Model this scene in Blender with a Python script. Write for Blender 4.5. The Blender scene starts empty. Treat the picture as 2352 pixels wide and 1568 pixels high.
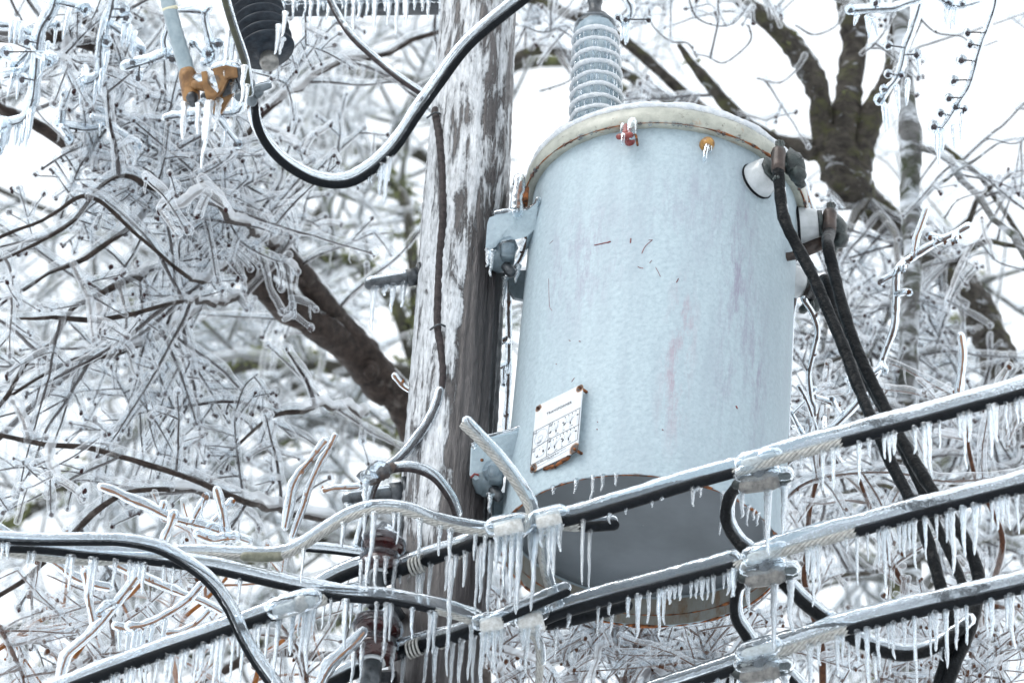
import bpy, math, random
import numpy as np
from mathutils import Matrix, Vector
R = math.radians
sc = bpy.context.scene
# ------------------------------------------------------------------ camera
FPX = 8270.0                                   # focal length in units of a 2352 px wide frame
PITCH, ROLL = R(35.5), R(3.0)
fwd = np.array([0, math.cos(PITCH), math.sin(PITCH)])
r0 = np.array([1.0, 0, 0]); u0 = np.array([0, -math.sin(PITCH), math.cos(PITCH)])
rgt = math.cos(ROLL)*r0 + math.sin(ROLL)*u0
upv = math.cos(ROLL)*u0 - math.sin(ROLL)*r0
CAM = np.array([0, 0, 1.6])
cd = bpy.data.cameras.new('camera'); cam = bpy.data.objects.new('camera', cd)
sc.collection.objects.link(cam); sc.camera = cam
cam.matrix_world = Matrix(((rgt[0], upv[0], -fwd[0], CAM[0]), (rgt[1], upv[1], -fwd[1], CAM[1]),
                           (rgt[2], upv[2], -fwd[2], CAM[2]), (0, 0, 0, 1)))
cd.sensor_width = 36; cd.lens = 36*FPX/2352; cd.clip_start = .1; cd.clip_end = 3000
cd.dof.use_dof = True; cd.dof.focus_distance = 8.45; cd.dof.aperture_fstop = 5.6
# ------------------------------------------------------------------ world, sun, exposure
w = bpy.data.worlds.new('World'); sc.world = w; w.use_nodes = True
wn = w.node_tree; bg = wn.nodes['Background']
sky = wn.nodes.new('ShaderNodeTexSky'); sky.sky_type = 'NISHITA'; sky.sun_disc = False
sky.sun_elevation = R(52); sky.sun_rotation = R(215)
skm = wn.nodes.new('ShaderNodeMix'); skm.data_type = 'RGBA'; skm.inputs[0].default_value = .965
wn.links.new(sky.outputs[0], skm.inputs[6]); skm.inputs[7].default_value = (8.55, 8.95, 9.35, 1)   # overcast cloud
wn.links.new(skm.outputs[2], bg.inputs[0]); bg.inputs[1].default_value = .105
sl = bpy.data.lights.new('sun', 'SUN'); sl.energy = 1.2; sl.angle = R(40); sl.color = (1, .97, .93)
so = bpy.data.objects.new('sun', sl); sc.collection.objects.link(so)
so.rotation_euler = Vector((-1.0, -.75, 1.3)).to_track_quat('Z', 'Y').to_euler()
vs = sc.view_settings; vs.view_transform = 'Standard'; vs.look = 'None'; vs.exposure = .55; vs.gamma = 1
cy = sc.cycles; cy.use_denoising = True; cy.max_bounces = 14; cy.transmission_bounces = 12
cy.transparent_max_bounces = 24; cy.diffuse_bounces = 5; cy.glossy_bounces = 4
cy.sample_clamp_indirect = 4; cy.caustics_reflective = True; cy.caustics_refractive = True
cy.use_adaptive_sampling = True; cy.adaptive_threshold = .02

# ------------------------------------------------------------------ helpers
def P(x, y, d):
    return CAM + d*(fwd + (x-1176)/FPX*rgt + (784-y)/FPX*upv)
def proj(p):
    v = np.asarray(p) - CAM; d = v@fwd
    return 1176+FPX*(v@rgt)/d, 784-FPX*(v@upv)/d, d
def unit(v): return v/max(1e-9, np.linalg.norm(v))
W = {}                                          # object -> world matrix of its thing
def link(o): sc.collection.objects.link(o)
def thing(name, label, cat, loc, rot=None, group=None, kind=None):
    o = bpy.data.objects.new(name, None); link(o)
    M = Matrix.Translation(Vector(loc))
    if rot is not None: M = M @ rot
    o.matrix_world = M; W[o.name] = M; o.empty_display_size = .1
    if kind != 'structure': o['label'] = label; o['category'] = cat
    if group: o['group'] = group
    if kind: o['kind'] = kind
    return o

class B:
    def __init__(s): s.v = []; s.f4 = []; s.f3 = []; s.n = 0
    def add(s, v, f4=None, f3=None):
        s.v.append(np.asarray(v, float))
        if f4 is not None and len(f4): s.f4.append(np.asarray(f4)+s.n)
        if f3 is not None and len(f3): s.f3.append(np.asarray(f3)+s.n)
        s.n += len(v); return s
    def rings(s, rg, closed_ends=True):          # rg: (n,k,3)
        n, k, _ = rg.shape
        i = np.arange(n-1)[:, None]*k; j = np.arange(k)[None]; j2 = (j+1) % k
        f = np.stack([i+j, i+j2, i+k+j2, i+k+j], -1).reshape(-1, 4)
        v = rg.reshape(-1, 3); f3 = None
        if closed_ends:
            v = np.vstack([v, rg[0].mean(0), rg[-1].mean(0)])
            jj = np.arange(k); a = np.stack([(jj+1) % k, jj, np.full(k, n*k)], -1)
            b = np.stack([(n-1)*k+jj, (n-1)*k+(jj+1) % k, np.full(k, n*k+1)], -1)
            f3 = np.vstack([a, b])
        return s.add(v, f, f3)
    def tube(s, pts, r, k=8, jit=0, off=0, offv=(0, 0, 1), rnd=True, rs=None, phase=0):
        pts = np.asarray(pts, float); n = len(pts)
        r = np.full(n, r, float) if np.isscalar(r) else np.asarray(r, float).copy()
        t = np.gradient(pts, axis=0); t /= np.linalg.norm(t, axis=1)[:, None]+1e-9
        if off is not 0:
            ov = np.asarray(offv, float)[None]; ov = ov-(t@ov[0])[:, None]*t*.8
            pts = pts + ov*np.asarray(off).reshape(-1, 1)
        if rnd:
            pts = np.vstack([pts[0]-t[0]*r[0]*.95, pts[0]-t[0]*r[0]*.6, pts, pts[-1]+t[-1]*r[-1]*.6, pts[-1]+t[-1]*r[-1]*.95])
            t = np.vstack([t[0], t[0], t, t[-1], t[-1]])
            r = np.concatenate([[r[0]*.3, r[0]*.8], r, [r[-1]*.8, r[-1]*.3]])
        ref = np.array([.08, 1., .12])
        u = np.cross(t, ref); l = np.linalg.norm(u, axis=1); u[l < .05] = (1, 0, 0)
        u /= np.linalg.norm(u, axis=1)[:, None]; v = np.cross(u, t)
        a = np.linspace(0, 2*np.pi, k, endpoint=False)+phase
        rr = np.repeat(r[:, None], k, 1)
        if jit: rr = rr*(1+jit*(rs or RS).normal(size=rr.shape).clip(-2, 2))
        rg = pts[:, None]+rr[..., None]*(np.cos(a)[None, :, None]*u[:, None]+np.sin(a)[None, :, None]*v[:, None])
        return s.rings(rg)
    def strands(s, pts, r, n=7, pitch=.12):
        pts = np.asarray(pts, float); t = np.gradient(pts, axis=0); t /= np.linalg.norm(t, axis=1)[:, None]+1e-9
        u = np.cross(t, (.08, 1., .12)); u /= np.linalg.norm(u, axis=1)[:, None]; v = np.cross(u, t)
        L = np.concatenate([[0], np.cumsum(np.linalg.norm(np.diff(pts, axis=0), axis=1))])
        s.tube(pts, r*.6, 6)
        for i in range(n):
            a = 2*np.pi*(i/n + L/pitch)
            s.tube(pts+r*.68*(np.cos(a)[:, None]*u+np.sin(a)[:, None]*v), r*.34, 6)
        return s
    def lathe(s, prof, k=32, M=None, jit=0, caps=True, a0=0, a1=2*np.pi):
        prof = np.asarray(prof, float); a = np.linspace(a0, a1, k, endpoint=False)
        rg = np.stack([prof[:, 0, None]*np.cos(a), prof[:, 0, None]*np.sin(a), np.repeat(prof[:, 1, None], k, 1)], -1)
        if jit: rg = rg+jit*RS.normal(size=rg.shape)
        if M is not None: rg = tr(M, rg.reshape(-1, 3)).reshape(rg.shape)
        return s.rings(rg, caps)
    def ball(s, c, r, k=8, m=5, sc_=(1, 1, 1), jit=0, M=None):
        th = np.linspace(.15, np.pi-.15, m); p = np.stack([np.sin(th), -np.cos(th)], -1)
        a = np.linspace(0, 2*np.pi, k, endpoint=False)
        rg = np.stack([p[:, 0, None]*np.cos(a), p[:, 0, None]*np.sin(a), np.repeat(p[:, 1, None], k, 1)], -1)*r
        if jit: rg = rg*(1+jit*RS.normal(size=rg.shape[:2]+(1,)))
        rg = rg*np.asarray(sc_)
        rg = rg+np.asarray(c)
        if M is not None: rg = tr(M, rg.reshape(-1, 3)).reshape(rg.shape)
        return s.rings(rg)
    def box(s, c, h, M=None, bev=.12):
        """box with chamfered edges, centre c, half sizes h"""
        c = np.asarray(c, float); h = np.asarray(h, float); b = min(h)*bev*2
        lay = []
        for z, ins in ((-h[2], b), (-h[2]+b, 0), (h[2]-b, 0), (h[2], b)):
            X, Y = h[0]-ins, h[1]-ins; q = b if ins == 0 else b*.4
            lay.append([(X-q, -Y, z), (X, -Y+q, z), (X, Y-q, z), (X-q, Y, z), (-X+q, Y, z), (-X, Y-q, z), (-X, -Y+q, z), (-X+q, -Y, z)])
        rg = np.array(lay)+c
        if M is not None: rg = tr(M, rg.reshape(-1, 3)).reshape(rg.shape)
        return s.rings(rg)
    def sheet(s, outline, n, th, M=None):
        """flat plate: outline points (m,3), thickness vector n*th"""
        o = np.asarray(outline, float); m = len(o); nn = unit(np.asarray(n, float))*th/2
        rg = np.stack([o-nn, o+nn])
        if M is not None: rg = tr(M, rg.reshape(-1, 3)).reshape(rg.shape)
        return s.rings(rg)
    def build(s, name, mat, parent=None, smooth=True, local=False, auto=None, keep=None):
        v = np.vstack(s.v)
        if parent is not None and not local:
            v = tr(W[parent.name].inverted(), v)
        f4 = np.vstack(s.f4) if s.f4 else np.zeros((0, 4), int); f3 = np.vstack(s.f3) if s.f3 else np.zeros((0, 3), int)
        me = bpy.data.meshes.new(name); me.vertices.add(len(v)); me.vertices.foreach_set('co', v.ravel())
        nl = len(f4)*4+len(f3)*3; me.loops.add(nl)
        me.loops.foreach_set('vertex_index', np.concatenate([f4.ravel(), f3.ravel()]).astype(np.int32))
        me.polygons.add(len(f4)+len(f3))
        st = np.concatenate([np.arange(len(f4))*4, len(f4)*4+np.arange(len(f3))*3]).astype(np.int32)
        me.polygons.foreach_set('loop_start', st)
        if smooth: me.polygons.foreach_set('use_smooth', np.ones(len(f4)+len(f3), bool))
        me.update(calc_edges=True); me.validate()
        if auto: me.set_sharp_from_angle(angle=R(auto))
        me.materials.append(mat)
        o = bpy.data.objects.new(name, me); link(o)
        if parent is not None: o.parent = parent; W[o.name] = W[parent.name]
        else: W[o.name] = Matrix.Identity(4)
        return o
def tr(M, v):
    A = np.array(M); return v@A[:3, :3].T+A[:3, 3]
RS = np.random.RandomState(7)

def spline(pts, step=.02):
    """Catmull-Rom through rows of any width, resampled"""
    p = np.asarray(pts, float)
    if len(p) < 3:
        n = max(2, int(np.linalg.norm(p[-1, :3]-p[0, :3])/step)); t = np.linspace(0, 1, n)[:, None]
        return p[0]*(1-t)+p[-1]*t
    q = np.vstack([2*p[0]-p[1], p, 2*p[-1]-p[-2]]); out = []
    for i in range(1, len(q)-2):
        n = max(2, int(math.ceil(np.linalg.norm(q[i+1, :3]-q[i, :3])/step)))
        t = np.linspace(0, 1, n, endpoint=False)[:, None]
        out.append(.5*((2*q[i])+(-q[i-1]+q[i+1])*t+(2*q[i-1]-5*q[i]+4*q[i+1]-q[i+2])*t*t+(-q[i-1]+3*q[i]-3*q[i+1]+q[i+2])*t**3))
    out.append(p[-1:]); return np.vstack(out)
def path(pp, d=None, step=.02, rpx=None):
    """pixel polyline (x,y[,d[,r]]) at distance d -> world points (+ radius in m)"""
    rows = []
    for q in pp:
        dd = q[2] if len(q) > 2 and q[2] else d
        w_ = list(P(q[0], q[1], dd)); rr = q[3] if len(q) > 3 else (rpx or 1)
        rows.append(w_+[rr*dd/FPX])
    s = spline(rows, step); return s[:, :3], s[:, 3]
def wob(n, amp, scale=6, rs=None):
    """smooth 1-D noise"""
    rs = rs or RS; m = max(4, int(n/scale)+3); a = rs.normal(size=m)
    return np.interp(np.linspace(0, m-1, n), np.arange(m), a)*amp

# ------------------------------------------------------------------ materials
class N:
    def __init__(s, name):
        s.m = bpy.data.materials.new(name); s.m.use_nodes = True; s.t = s.m.node_tree
        s.t.nodes.clear(); s.out = s.t.nodes.new('ShaderNodeOutputMaterial')
    def n(s, typ, **kw):
        o = s.t.nodes.new('ShaderNode'+typ)
        for k, v in kw.items():
            if isinstance(v, (bpy.types.NodeSocket,)): s.t.links.new(v, o.inputs[k])
            elif k in o.inputs.keys(): o.inputs[k].default_value = v
            else: setattr(o, k, v)
        return o
    def l(s, a, b): s.t.links.new(a, b)
    def coord(s, scale=(1, 1, 1), loc=(0, 0, 0)):
        c = s.n('TexCoord'); mp = s.n('Mapping'); s.l(c.outputs['Object'], mp.inputs[0])
        mp.inputs['Scale'].default_value = scale; mp.inputs['Location'].default_value = loc; return mp.outputs[0]
    def noise(s, vec, scale, detail=4, rough=.55, dist=0):
        o = s.n('TexNoise', Scale=scale, Detail=detail, Roughness=rough, Distortion=dist); s.l(vec, o.inputs['Vector']); return o.outputs['Fac']
    def ramp(s, fac, stops):
        o = s.n('ValToRGB'); s.l(fac, o.inputs[0]); e = o.color_ramp.elements
        while len(e) < len(stops): e.new(.5)
        for i, (p, c) in enumerate(stops):
            e[i].position = p; c = (c,)*3 if not isinstance(c, tuple) else c; e[i].color = (*c, 1)
        return o.outputs[0]
    def mix(s, f, a, b, typ='MIX'):
        o = s.n('Mix', data_type='RGBA', blend_type=typ)
        for i, x in ((0, f), (6, a), (7, b)):
            if isinstance(x, bpy.types.NodeSocket): s.l(x, o.inputs[i])
            else: o.inputs[i].default_value = x if i == 0 else (*x, 1)
        return o.outputs[2]
    def math(s, op, a, b=0.):
        o = s.n('Math', operation=op)
        for i, x in ((0, a), (1, b)):
            if isinstance(x, bpy.types.NodeSocket): s.l(x, o.inputs[i])
            else: o.inputs[i].default_value = x
        return o.outputs[0]
    def bump(s, h, strength=.4, dist=.01, normal=None):
        o = s.n('Bump', Strength=strength, Distance=dist); s.l(h, o.inputs['Height'])
        if normal is not None: s.l(normal, o.inputs['Normal'])
        return o.outputs[0]
    def bsdf(s, color, rough=.5, normal=None, metal=0, coat=0, spec=.5, coatr=.1):
        o = s.n('BsdfPrincipled', Metallic=metal)
        for k, x in (('Base Color', color), ('Roughness', rough)):
            if isinstance(x, bpy.types.NodeSocket): s.l(x, o.inputs[k])
            else: o.inputs[k].default_value = (*x, 1) if k == 'Base Color' else x
        o.inputs['Coat Weight'].default_value = coat; o.inputs['Coat Roughness'].default_value = coatr
        o.inputs['Coat IOR'].default_value = 1.31; o.inputs['Specular IOR Level'].default_value = spec
        if normal is not None: s.l(normal, o.inputs['Normal']); s.l(normal, o.inputs['Coat Normal'])
        return o.outputs[0]
    def end(s, sh): s.l(sh, s.out.inputs[0]); return s.m

def ice_mat(name, frost=.2, rough=.04, bs=.35, bscale=90, tint=(.93, .97, 1), col=(.72, .77, .82), ior=1.31, fn=60, stretch=(1, 1, 1)):
    m = N(name); v = m.coord(stretch)
    h = m.noise(v, bscale, 3); b = m.bump(h, bs, .004)
    g = m.n('BsdfGlass', Roughness=rough, IOR=ior); g.inputs['Color'].default_value = (*tint, 1); m.l(b, g.inputs['Normal'])
    d = m.n('BsdfDiffuse'); d.inputs[0].default_value = (*col, 1); m.l(b, d.inputs['Normal'])
    tl = m.n('BsdfTranslucent'); tl.inputs[0].default_value = (*col, 1); m.l(b, tl.inputs['Normal'])
    mx = m.n('MixShader', Fac=.5); m.l(d.outputs[0], mx.inputs[1]); m.l(tl.outputs[0], mx.inputs[2])
    f = m.ramp(m.noise(v, fn, 5, .65), [(.3, frost*.35), (.68, min(1., frost*1.75))])
    m2 = m.n('MixShader'); m.l(f, m2.inputs[0]); m.l(g.outputs[0], m2.inputs[1]); m.l(mx.outputs[0], m2.inputs[2])
    return m.end(m2.outputs[0])
ICE = ice_mat('clear ice', .06, .025, .5, 70)
ICEC = ice_mat('cable ice', .11, .03, .6, 60, fn=90, col=(.5, .54, .58))
ICES = ice_mat('shoot ice', .1, .03, .4, 50, fn=60)
ICET = ice_mat('twig ice', .3, .06, .5, 60, fn=40)
def far_ice(name, f=.5, edge=.55, bsc=25, gl=.25, tc=(.97, .985, .995), col=(.86, .89, .91)):
    m = N(name); v = m.coord(); b = m.bump(m.noise(v, bsc, 2), .6, .01)
    t = m.n('BsdfTransparent'); t.inputs[0].default_value = (*tc, 1)
    d = m.n('BsdfDiffuse'); d.inputs[0].default_value = (*col, 1); m.l(b, d.inputs['Normal'])
    g = m.n('BsdfGlossy', Roughness=.12); m.l(b, g.inputs['Normal'])
    tl = m.n('BsdfTranslucent'); tl.inputs[0].default_value = (.88, .9, .93, 1)
    a = m.n('MixShader', Fac=.5); m.l(d.outputs[0], a.inputs[1]); m.l(tl.outputs[0], a.inputs[2])
    c = m.n('MixShader', Fac=gl); m.l(a.outputs[0], c.inputs[1]); m.l(g.outputs[0], c.inputs[2])
    lw = m.n('LayerWeight', Blend=.45); fa = m.math('ADD', m.math('MULTIPLY', lw.outputs['Facing'], edge), f-.2)
    e = m.n('MixShader'); m.l(fa, e.inputs[0]); m.l(t.outputs[0], e.inputs[1]); m.l(c.outputs[0], e.inputs[2])
    return m.end(e.outputs[0])
ICEF = far_ice('distant twig ice', .33, .4)
ICET = far_ice('twig ice', .29, .46, 60, .16, col=(.9, .92, .94))

def wood_mat(name, c1, c2, moss=None, scale=30, stretch=(1, 1, 1), rough=.65, coat=.04, mossamt=.5, bs=.7, icy=0):
    m = N(name); v = m.coord(stretch); n1 = m.noise(v, scale, 6, .65)
    c = m.ramp(n1, [(.3, c1), (.7, c2)])
    if moss:
        n2 = m.noise(v, scale*.35, 5, .7); f = m.ramp(n2, [(mossamt-.03, 0.), (mossamt+.12, 1.)]); c = m.mix(f, c, moss)
    if icy:
        n3 = m.noise(v, scale*.5, 4, .6, 1); f = m.ramp(n3, [(.62-icy*.3, 0.), (.8-icy*.3, 1.)]); c = m.mix(f, c, (.62, .66, .7))
    return m.end(m.bsdf(c, rough, m.bump(n1, bs, .01), coat=coat, spec=.2))
BARK = wood_mat('dark wet bark', (.008, .006, .005), (.06, .044, .037), (.13, .115, .105), 32, mossamt=.6, bs=1.2)
BARKR = wood_mat('mossy ridged bark', (.012, .01, .009), (.085, .075, .062), (.07, .072, .032), 26, (1, 1, 2.2), mossamt=.54, icy=.05)
TWIG = wood_mat('reddish twig bark', (.007, .004, .004), (.028, .013, .013), None, 60)
TWIGO = wood_mat('orange brown twig bark', (.16, .05, .012), (.38, .15, .04), None, 80)
TWIGB = wood_mat('brown twig bark', (.035, .014, .008), (.12, .05, .025), None, 80)
BUD = wood_mat('maroon buds', (.012, .004, .005), (.045, .013, .014), None, 120)
FARW = wood_mat('olive far branch bark', (.02, .02, .017), (.07, .066, .05), (.14, .155, .06), 12, mossamt=.55)
PALEW = wood_mat('ice crusted pale trunk', (.04, .038, .036), (.2, .2, .2), (.05, .06, .035), 18, (1, 1, 2.2), icy=.5)
MOSS = wood_mat('lichen tufts', (.1, .11, .045), (.26, .29, .13), None, 60, coat=0)

m = N('frosted tank paint')                      # transformer paint under a skin of frost
v = m.coord(); vs_ = m.coord((1, 1, .12))
st = m.noise(vs_, 16, 5, .6); spk = m.noise(v, 95, 4, .7)
def blob(m, c, s, soft=1.):
    cc = m.n('TexCoord'); mp = m.n('Mapping'); m.l(cc.outputs['Object'], mp.inputs[0])
    mp.inputs['Location'].default_value = [-c[i]/s[i] for i in range(3)]; mp.inputs['Scale'].default_value = [1/x for x in s]
    ln = m.n('VectorMath', operation='LENGTH'); m.l(mp.outputs[0], ln.inputs[0])
    return m.ramp(ln.outputs['Value'], [(.15, 1.), (1., 0.)])
TANKM = m; TANK_BLOBS = []                       # finished after the tank frame is known

def simple(name, c, c2=None, rough=.4, metal=0, scale=60, bs=.3, coat=.5, stops=(.35, .65), stretch=(1, 1, 1), bd=.004, spec=.5):
    m = N(name); v = m.coord(stretch); n1 = m.noise(v, scale, 5, .6)
    cc = m.ramp(n1, [(stops[0], c), (stops[1], c2 or c)])
    return m.end(m.bsdf(cc, rough, m.bump(n1, bs, bd), metal=metal, coat=coat, spec=spec))
BLACK = simple('black cable sheath', (.003, .0045, .006), (.006, .008, .011), .5, scale=90, bs=.8, coat=0, spec=.12)
WRAP = simple('tape wrapped black cable', (.0015, .0025, .0035), (.004, .0055, .007), .35, scale=45, bs=1.2, coat=0, spec=.15, bd=.008)
ALU = simple('weathered aluminium strand', (.24, .24, .225), (.42, .42, .4), .4, .5, 120)
ALUB = simple('icy aluminium connector', (.34, .34, .32), (.56, .58, .58), .35, .1, 90)
STEEL = simple('dark galvanised steel', (.025, .03, .035), (.09, .1, .11), .4, .5, 50)
STEELB = simple('blue black steel beam', (.018, .026, .035), (.04, .052, .064), .4, .2, 30)
GALV = simple('grey painted bracket steel', (.1, .135, .155), (.17, .22, .25), .4, .1, 40)
BRZ = simple('aged bronze casting', (.12, .055, .016), (.33, .18, .07), .5, .25, 28, .5, .3, (.35, .6))
COP = simple('brown copper clamp', (.02, .014, .012), (.07, .048, .04), .45, .3, 40, .6)
VERD = simple('verdigris clamp body', (.01, .014, .015), (.05, .066, .064), .45, .3, 45, .9, .3)
GROUNDW = simple('brown wrapped ground wire', (.012, .009, .01), (.045, .034, .035), .6, 0, 80, .8, coat=.1, spec=.25)
POLYM = simple('dark blue polymer sheds', (.006, .01, .017), (.02, .03, .042), .4, 0, 60, .5, .15, spec=.3)
MAROON = simple('maroon glazed porcelain', (.016, .003, .003), (.045, .009, .009), .15, 0, 30, .2, .6)
PORC = simple('pale porcelain', (.4, .43, .44), (.52, .55, .57), .25, 0, 30, .15, .8)
HVP = simple('blue grey glazed porcelain', (.38, .46, .5), (.46, .54, .58), .2, 0, 30, .25, .8)
FROST = simple('white frost crust', (.5, .55, .6), (.68, .71, .74), .35, 0, 60, .8, .6, bd=.01)
FIBRE = simple('grey fuse tube', (.2, .265, .3), (.28, .35, .385), .3, 0, 40, .5, .6)
REDP = simple('red painted valve', (.14, .018, .016), (.26, .045, .04), .4, 0, 80, .3)
GOLD = simple('rusty yellow plug', (.16, .07, .015), (.5, .27, .06), .45, .1, 70, .4)
INK = simple('black ink', (.012, .014, .02), None, .6, 0, 10, 0, 0)
FAINT = simple('faded ink', (.28, .32, .36), None, .6, 0, 10, 0, 0)
SCR = simple('dark red scratch', (.1, .012, .015), (.25, .05, .04), .6, 0, 60, 0, 0)
RUST = simple('rust', (.03, .01, .004), (.28, .09, .02), .7, 0, 90, .6, 0, (.4, .6))
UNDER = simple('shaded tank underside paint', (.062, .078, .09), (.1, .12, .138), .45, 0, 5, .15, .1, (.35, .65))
SNOW = simple('snowy ground', (.6, .62, .65), (.8, .82, .84), .8, 0, .35, .6, 0, (.3, .5), bd=.1)

# lid band: cream paint with rust on its edges
m = N('cream lid band'); v = m.coord(); n1 = m.noise(v, 25, 6, .7); n2 = m.noise(v, 9, 5, .7)
c = m.ramp(n1, [(.3, (.25, .265, .23)), (.65, (.42, .43, .375))])
c = m.mix(m.ramp(n2, [(.57, 0.), (.7, .8)]), c, (.3, .13, .04))
c = m.mix(m.ramp(m.noise(v, 55, 5, .8), [(.6, 0.), (.68, .8)]), c, (.05, .035, .025))
BAND = m.end(m.bsdf(c, .4, m.bump(n1, .4, .004), coat=.6))

# ------------------------------------------------------------------ icicle meshes (shared)
def icicle_mesh(seed, curve=0):
    rs = np.random.RandomState(seed); b = B(); n = 26; t = np.linspace(0, 1, n)
    r = (1-.62*t)*np.sqrt(np.clip(1-np.clip((t-.9)/.1, 0, 1)**2, 0, 1)); r = r*(1+.06*np.sin(t*38+seed)+.05*rs.normal(size=n))
    r[0] *= 1.35; r[1] *= 1.15; r[-1] = .08
    pts = np.stack([.28*wob(n, 1, 8, rs)*t, .28*wob(n, 1, 8, rs)*t, -t*1.0], -1)
    a = np.linspace(0, 2*np.pi, 8, endpoint=False)
    rg = np.stack([pts[:, 0, None]+r[:, None]*np.cos(a), pts[:, 1, None]+r[:, None]*np.sin(a), np.repeat(pts[:, 2, None], 8, 1)], -1)
    b.rings(rg)
    o = b.build('icicle', ICE); me = o.data; bpy.data.objects.remove(o); return me
ICM = [icicle_mesh(i+3) for i in range(8)]
rnd = random.Random(5)
def icicle(parent, p, r, L):
    o = bpy.data.objects.new('icicle', rnd.choice(ICM)); link(o); o.parent = parent
    M = W[parent.name].inverted()
    o.location = M @ Vector(p); o.scale = (r, r, L); o.rotation_euler = (0, 0, rnd.uniform(0, 6.28)); return o
def icicles_on(parent, pts, spec, drop, rr=(4.8, 8.6)):
    """spec: list of (x_px, length_px) hung along a path"""
    pr = np.array([proj(p) for p in pts]); 
    for x, L in spec:
        i = int(np.argmin(abs(pr[:, 0]-x))); d = pr[i, 2]
        s = d/FPX; r = rnd.uniform(*rr)*s*(.72+min(1, L/120)*.35)
        p = pts[i].copy(); p[2] -= drop*.75
        icicle(parent, p, r, L*s/.81)
def rspec(x0, x1, n, l0, l1, seed=0):
    q = random.Random(seed*31+int(x0)); out = []; n = n if n < 5 else int(n*.8)
    for i in range(n):
        x = x0+(x1-x0)*(i+q.uniform(-.5, 1.5))/n; out.append((min(max(x, x0), x1), (l0+(l1-l0)*q.random()**1.7)*q.uniform(.7, 1.25)))
    return out

# ------------------------------------------------------------------ ground
b = B(); g = 900; nn = 24; xs = np.linspace(-g, g, nn)
X, Y = np.meshgrid(xs, xs); v = np.stack([X, Y, RS.normal(size=X.shape)*.0], -1).reshape(-1, 3)
i, j = np.meshgrid(np.arange(nn-1), np.arange(nn-1)); q = (j*nn+i).ravel()
b.add(v, np.stack([q, q+1, q+nn+1, q+nn], -1)); gr = b.build('snowy_ground', SNOW); gr['kind'] = 'structure'

# ------------------------------------------------------------------ pole
PREF = P(1069, 470, 9.0)
m = N('ice glazed weathered pole')
cc = m.n('TexCoord'); sp = m.n('SeparateXYZ'); m.l(cc.outputs['Object'], sp.inputs[0])
vv = m.coord((1, 1, .09)); v1 = m.coord(); vk = m.coord((1, 1, .3))
s1 = m.noise(vv, 34, 7, .65, .35); s2 = m.noise(vk, 17, 6, .7, 1.2); fine = m.noise(m.coord((1, 1, .2)), 120, 4, .7)
woodc = m.ramp(s1, [(.3, (.008, .006, .007)), (.5, (.028, .023, .024)), (.72, (.11, .1, .1))])
ang = m.math('MULTIPLY', sp.outputs['X'], 2.0)                       # exposed wood on the +x side
zz = m.n('MapRange'); m.l(sp.outputs['Z'], zz.inputs[0])
zz.inputs[1].default_value = PREF[2]-.55; zz.inputs[2].default_value = PREF[2]+.1; zz.inputs[3].default_value = .34; zz.inputs[4].default_value = 0.
z2 = m.n('MapRange'); m.l(sp.outputs['Z'], z2.inputs[0])
z2.inputs[1].default_value = PREF[2]-1.35; z2.inputs[2].default_value = PREF[2]-1.0; z2.inputs[3].default_value = .34; z2.inputs[4].default_value = 0.
xr = m.n('MapRange'); m.l(sp.outputs['X'], xr.inputs[0]); xr.inputs[1].default_value = -.02; xr.inputs[2].default_value = .12; xr.inputs[3].default_value = 0; xr.inputs[4].default_value = 1
xz = m.math('MULTIPLY', xr.outputs[0], m.math('ADD', zz.outputs[0], .045))
f = m.math('ADD', m.math('MULTIPLY', s1, .5), m.math('MULTIPLY', s2, .42)); f = m.math('ADD', f, m.math('MULTIPLY', fine, .08)); f = m.math('ADD', f, xz)
f = m.math('ADD', f, z2.outputs[0])
mask = m.ramp(f, [(.495, 1.), (.53, .8), (.565, 0.)])
icec = m.ramp(fine, [(.3, (.2, .21, .225)), (.5, (.5, .53, .56)), (.72, (.7, .73, .76))])
col = m.mix(mask, woodc, icec)
hh = m.math('ADD', m.math('MULTIPLY', mask, .6), m.math('MULTIPLY', s1, .8)); hh = m.math('ADD', hh, m.math('MULTIPLY', fine, .25))
POLE = m.end(m.bsdf(col, .4, m.bump(hh, .9, .012), coat=.8, coatr=.12))
# lean so that the pole passes the measured pixels
def pole_c(z): return np.array([PREF[0]+POLE_LEAN*(z-PREF[2]), PREF[1], z])
best = None
for k in np.linspace(-.06, .06, 241):
    POLE_LEAN = k; h = 0
    lo = [proj(pole_c(PREF[2]-t)) for t in np.linspace(.5, 2.2, 40)]
    e = min(lo, key=lambda q: abs(q[1]-1500)); s = abs(e[0]-1003)
    if best is None or s < best[0]: best = (s, k)
POLE_LEAN = best[1]
def pole_r(z):
    x, y, d = proj(pole_c(z)); return np.interp(y, [-200, 0, 450, 800, 1100, 1600], [80, 84, 97, 101, 105, 106])*d/FPX
pole = thing('utility_pole', 'tall weathered wooden utility pole glazed with white ice', 'utility pole', (PREF[0]-POLE_LEAN*PREF[2], PREF[1], 0))
zs = np.concatenate([np.linspace(-.3, 4, 20), np.arange(4.05, 8.6, .012)]); k = 96
a = np.linspace(0, 2*np.pi, k, endpoint=False); rg = []
groove = RS.normal(size=k)*.0022
for z in zs:
    c = pole_c(z); r = pole_r(z)
    aa = a; rr = r*(1+.012*np.sin(3*aa+z*2)+.008*np.sin(7*aa+z*5))+groove+RS.normal(size=k)*.0007
    kz = z-(P(1130, 330, 8.9)[2]); rr = rr+.01*np.exp(-(kz/.09)**2)*np.exp(-((np.angle(np.exp(1j*(aa+1.0))))/.5)**2)   # knot
    rg.append(np.stack([c[0]+rr*np.cos(aa), c[1]+rr*np.sin(aa), np.full(k, z)], -1))
B().rings(np.array(rg)).build('shaft', POLE, pole)
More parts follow.
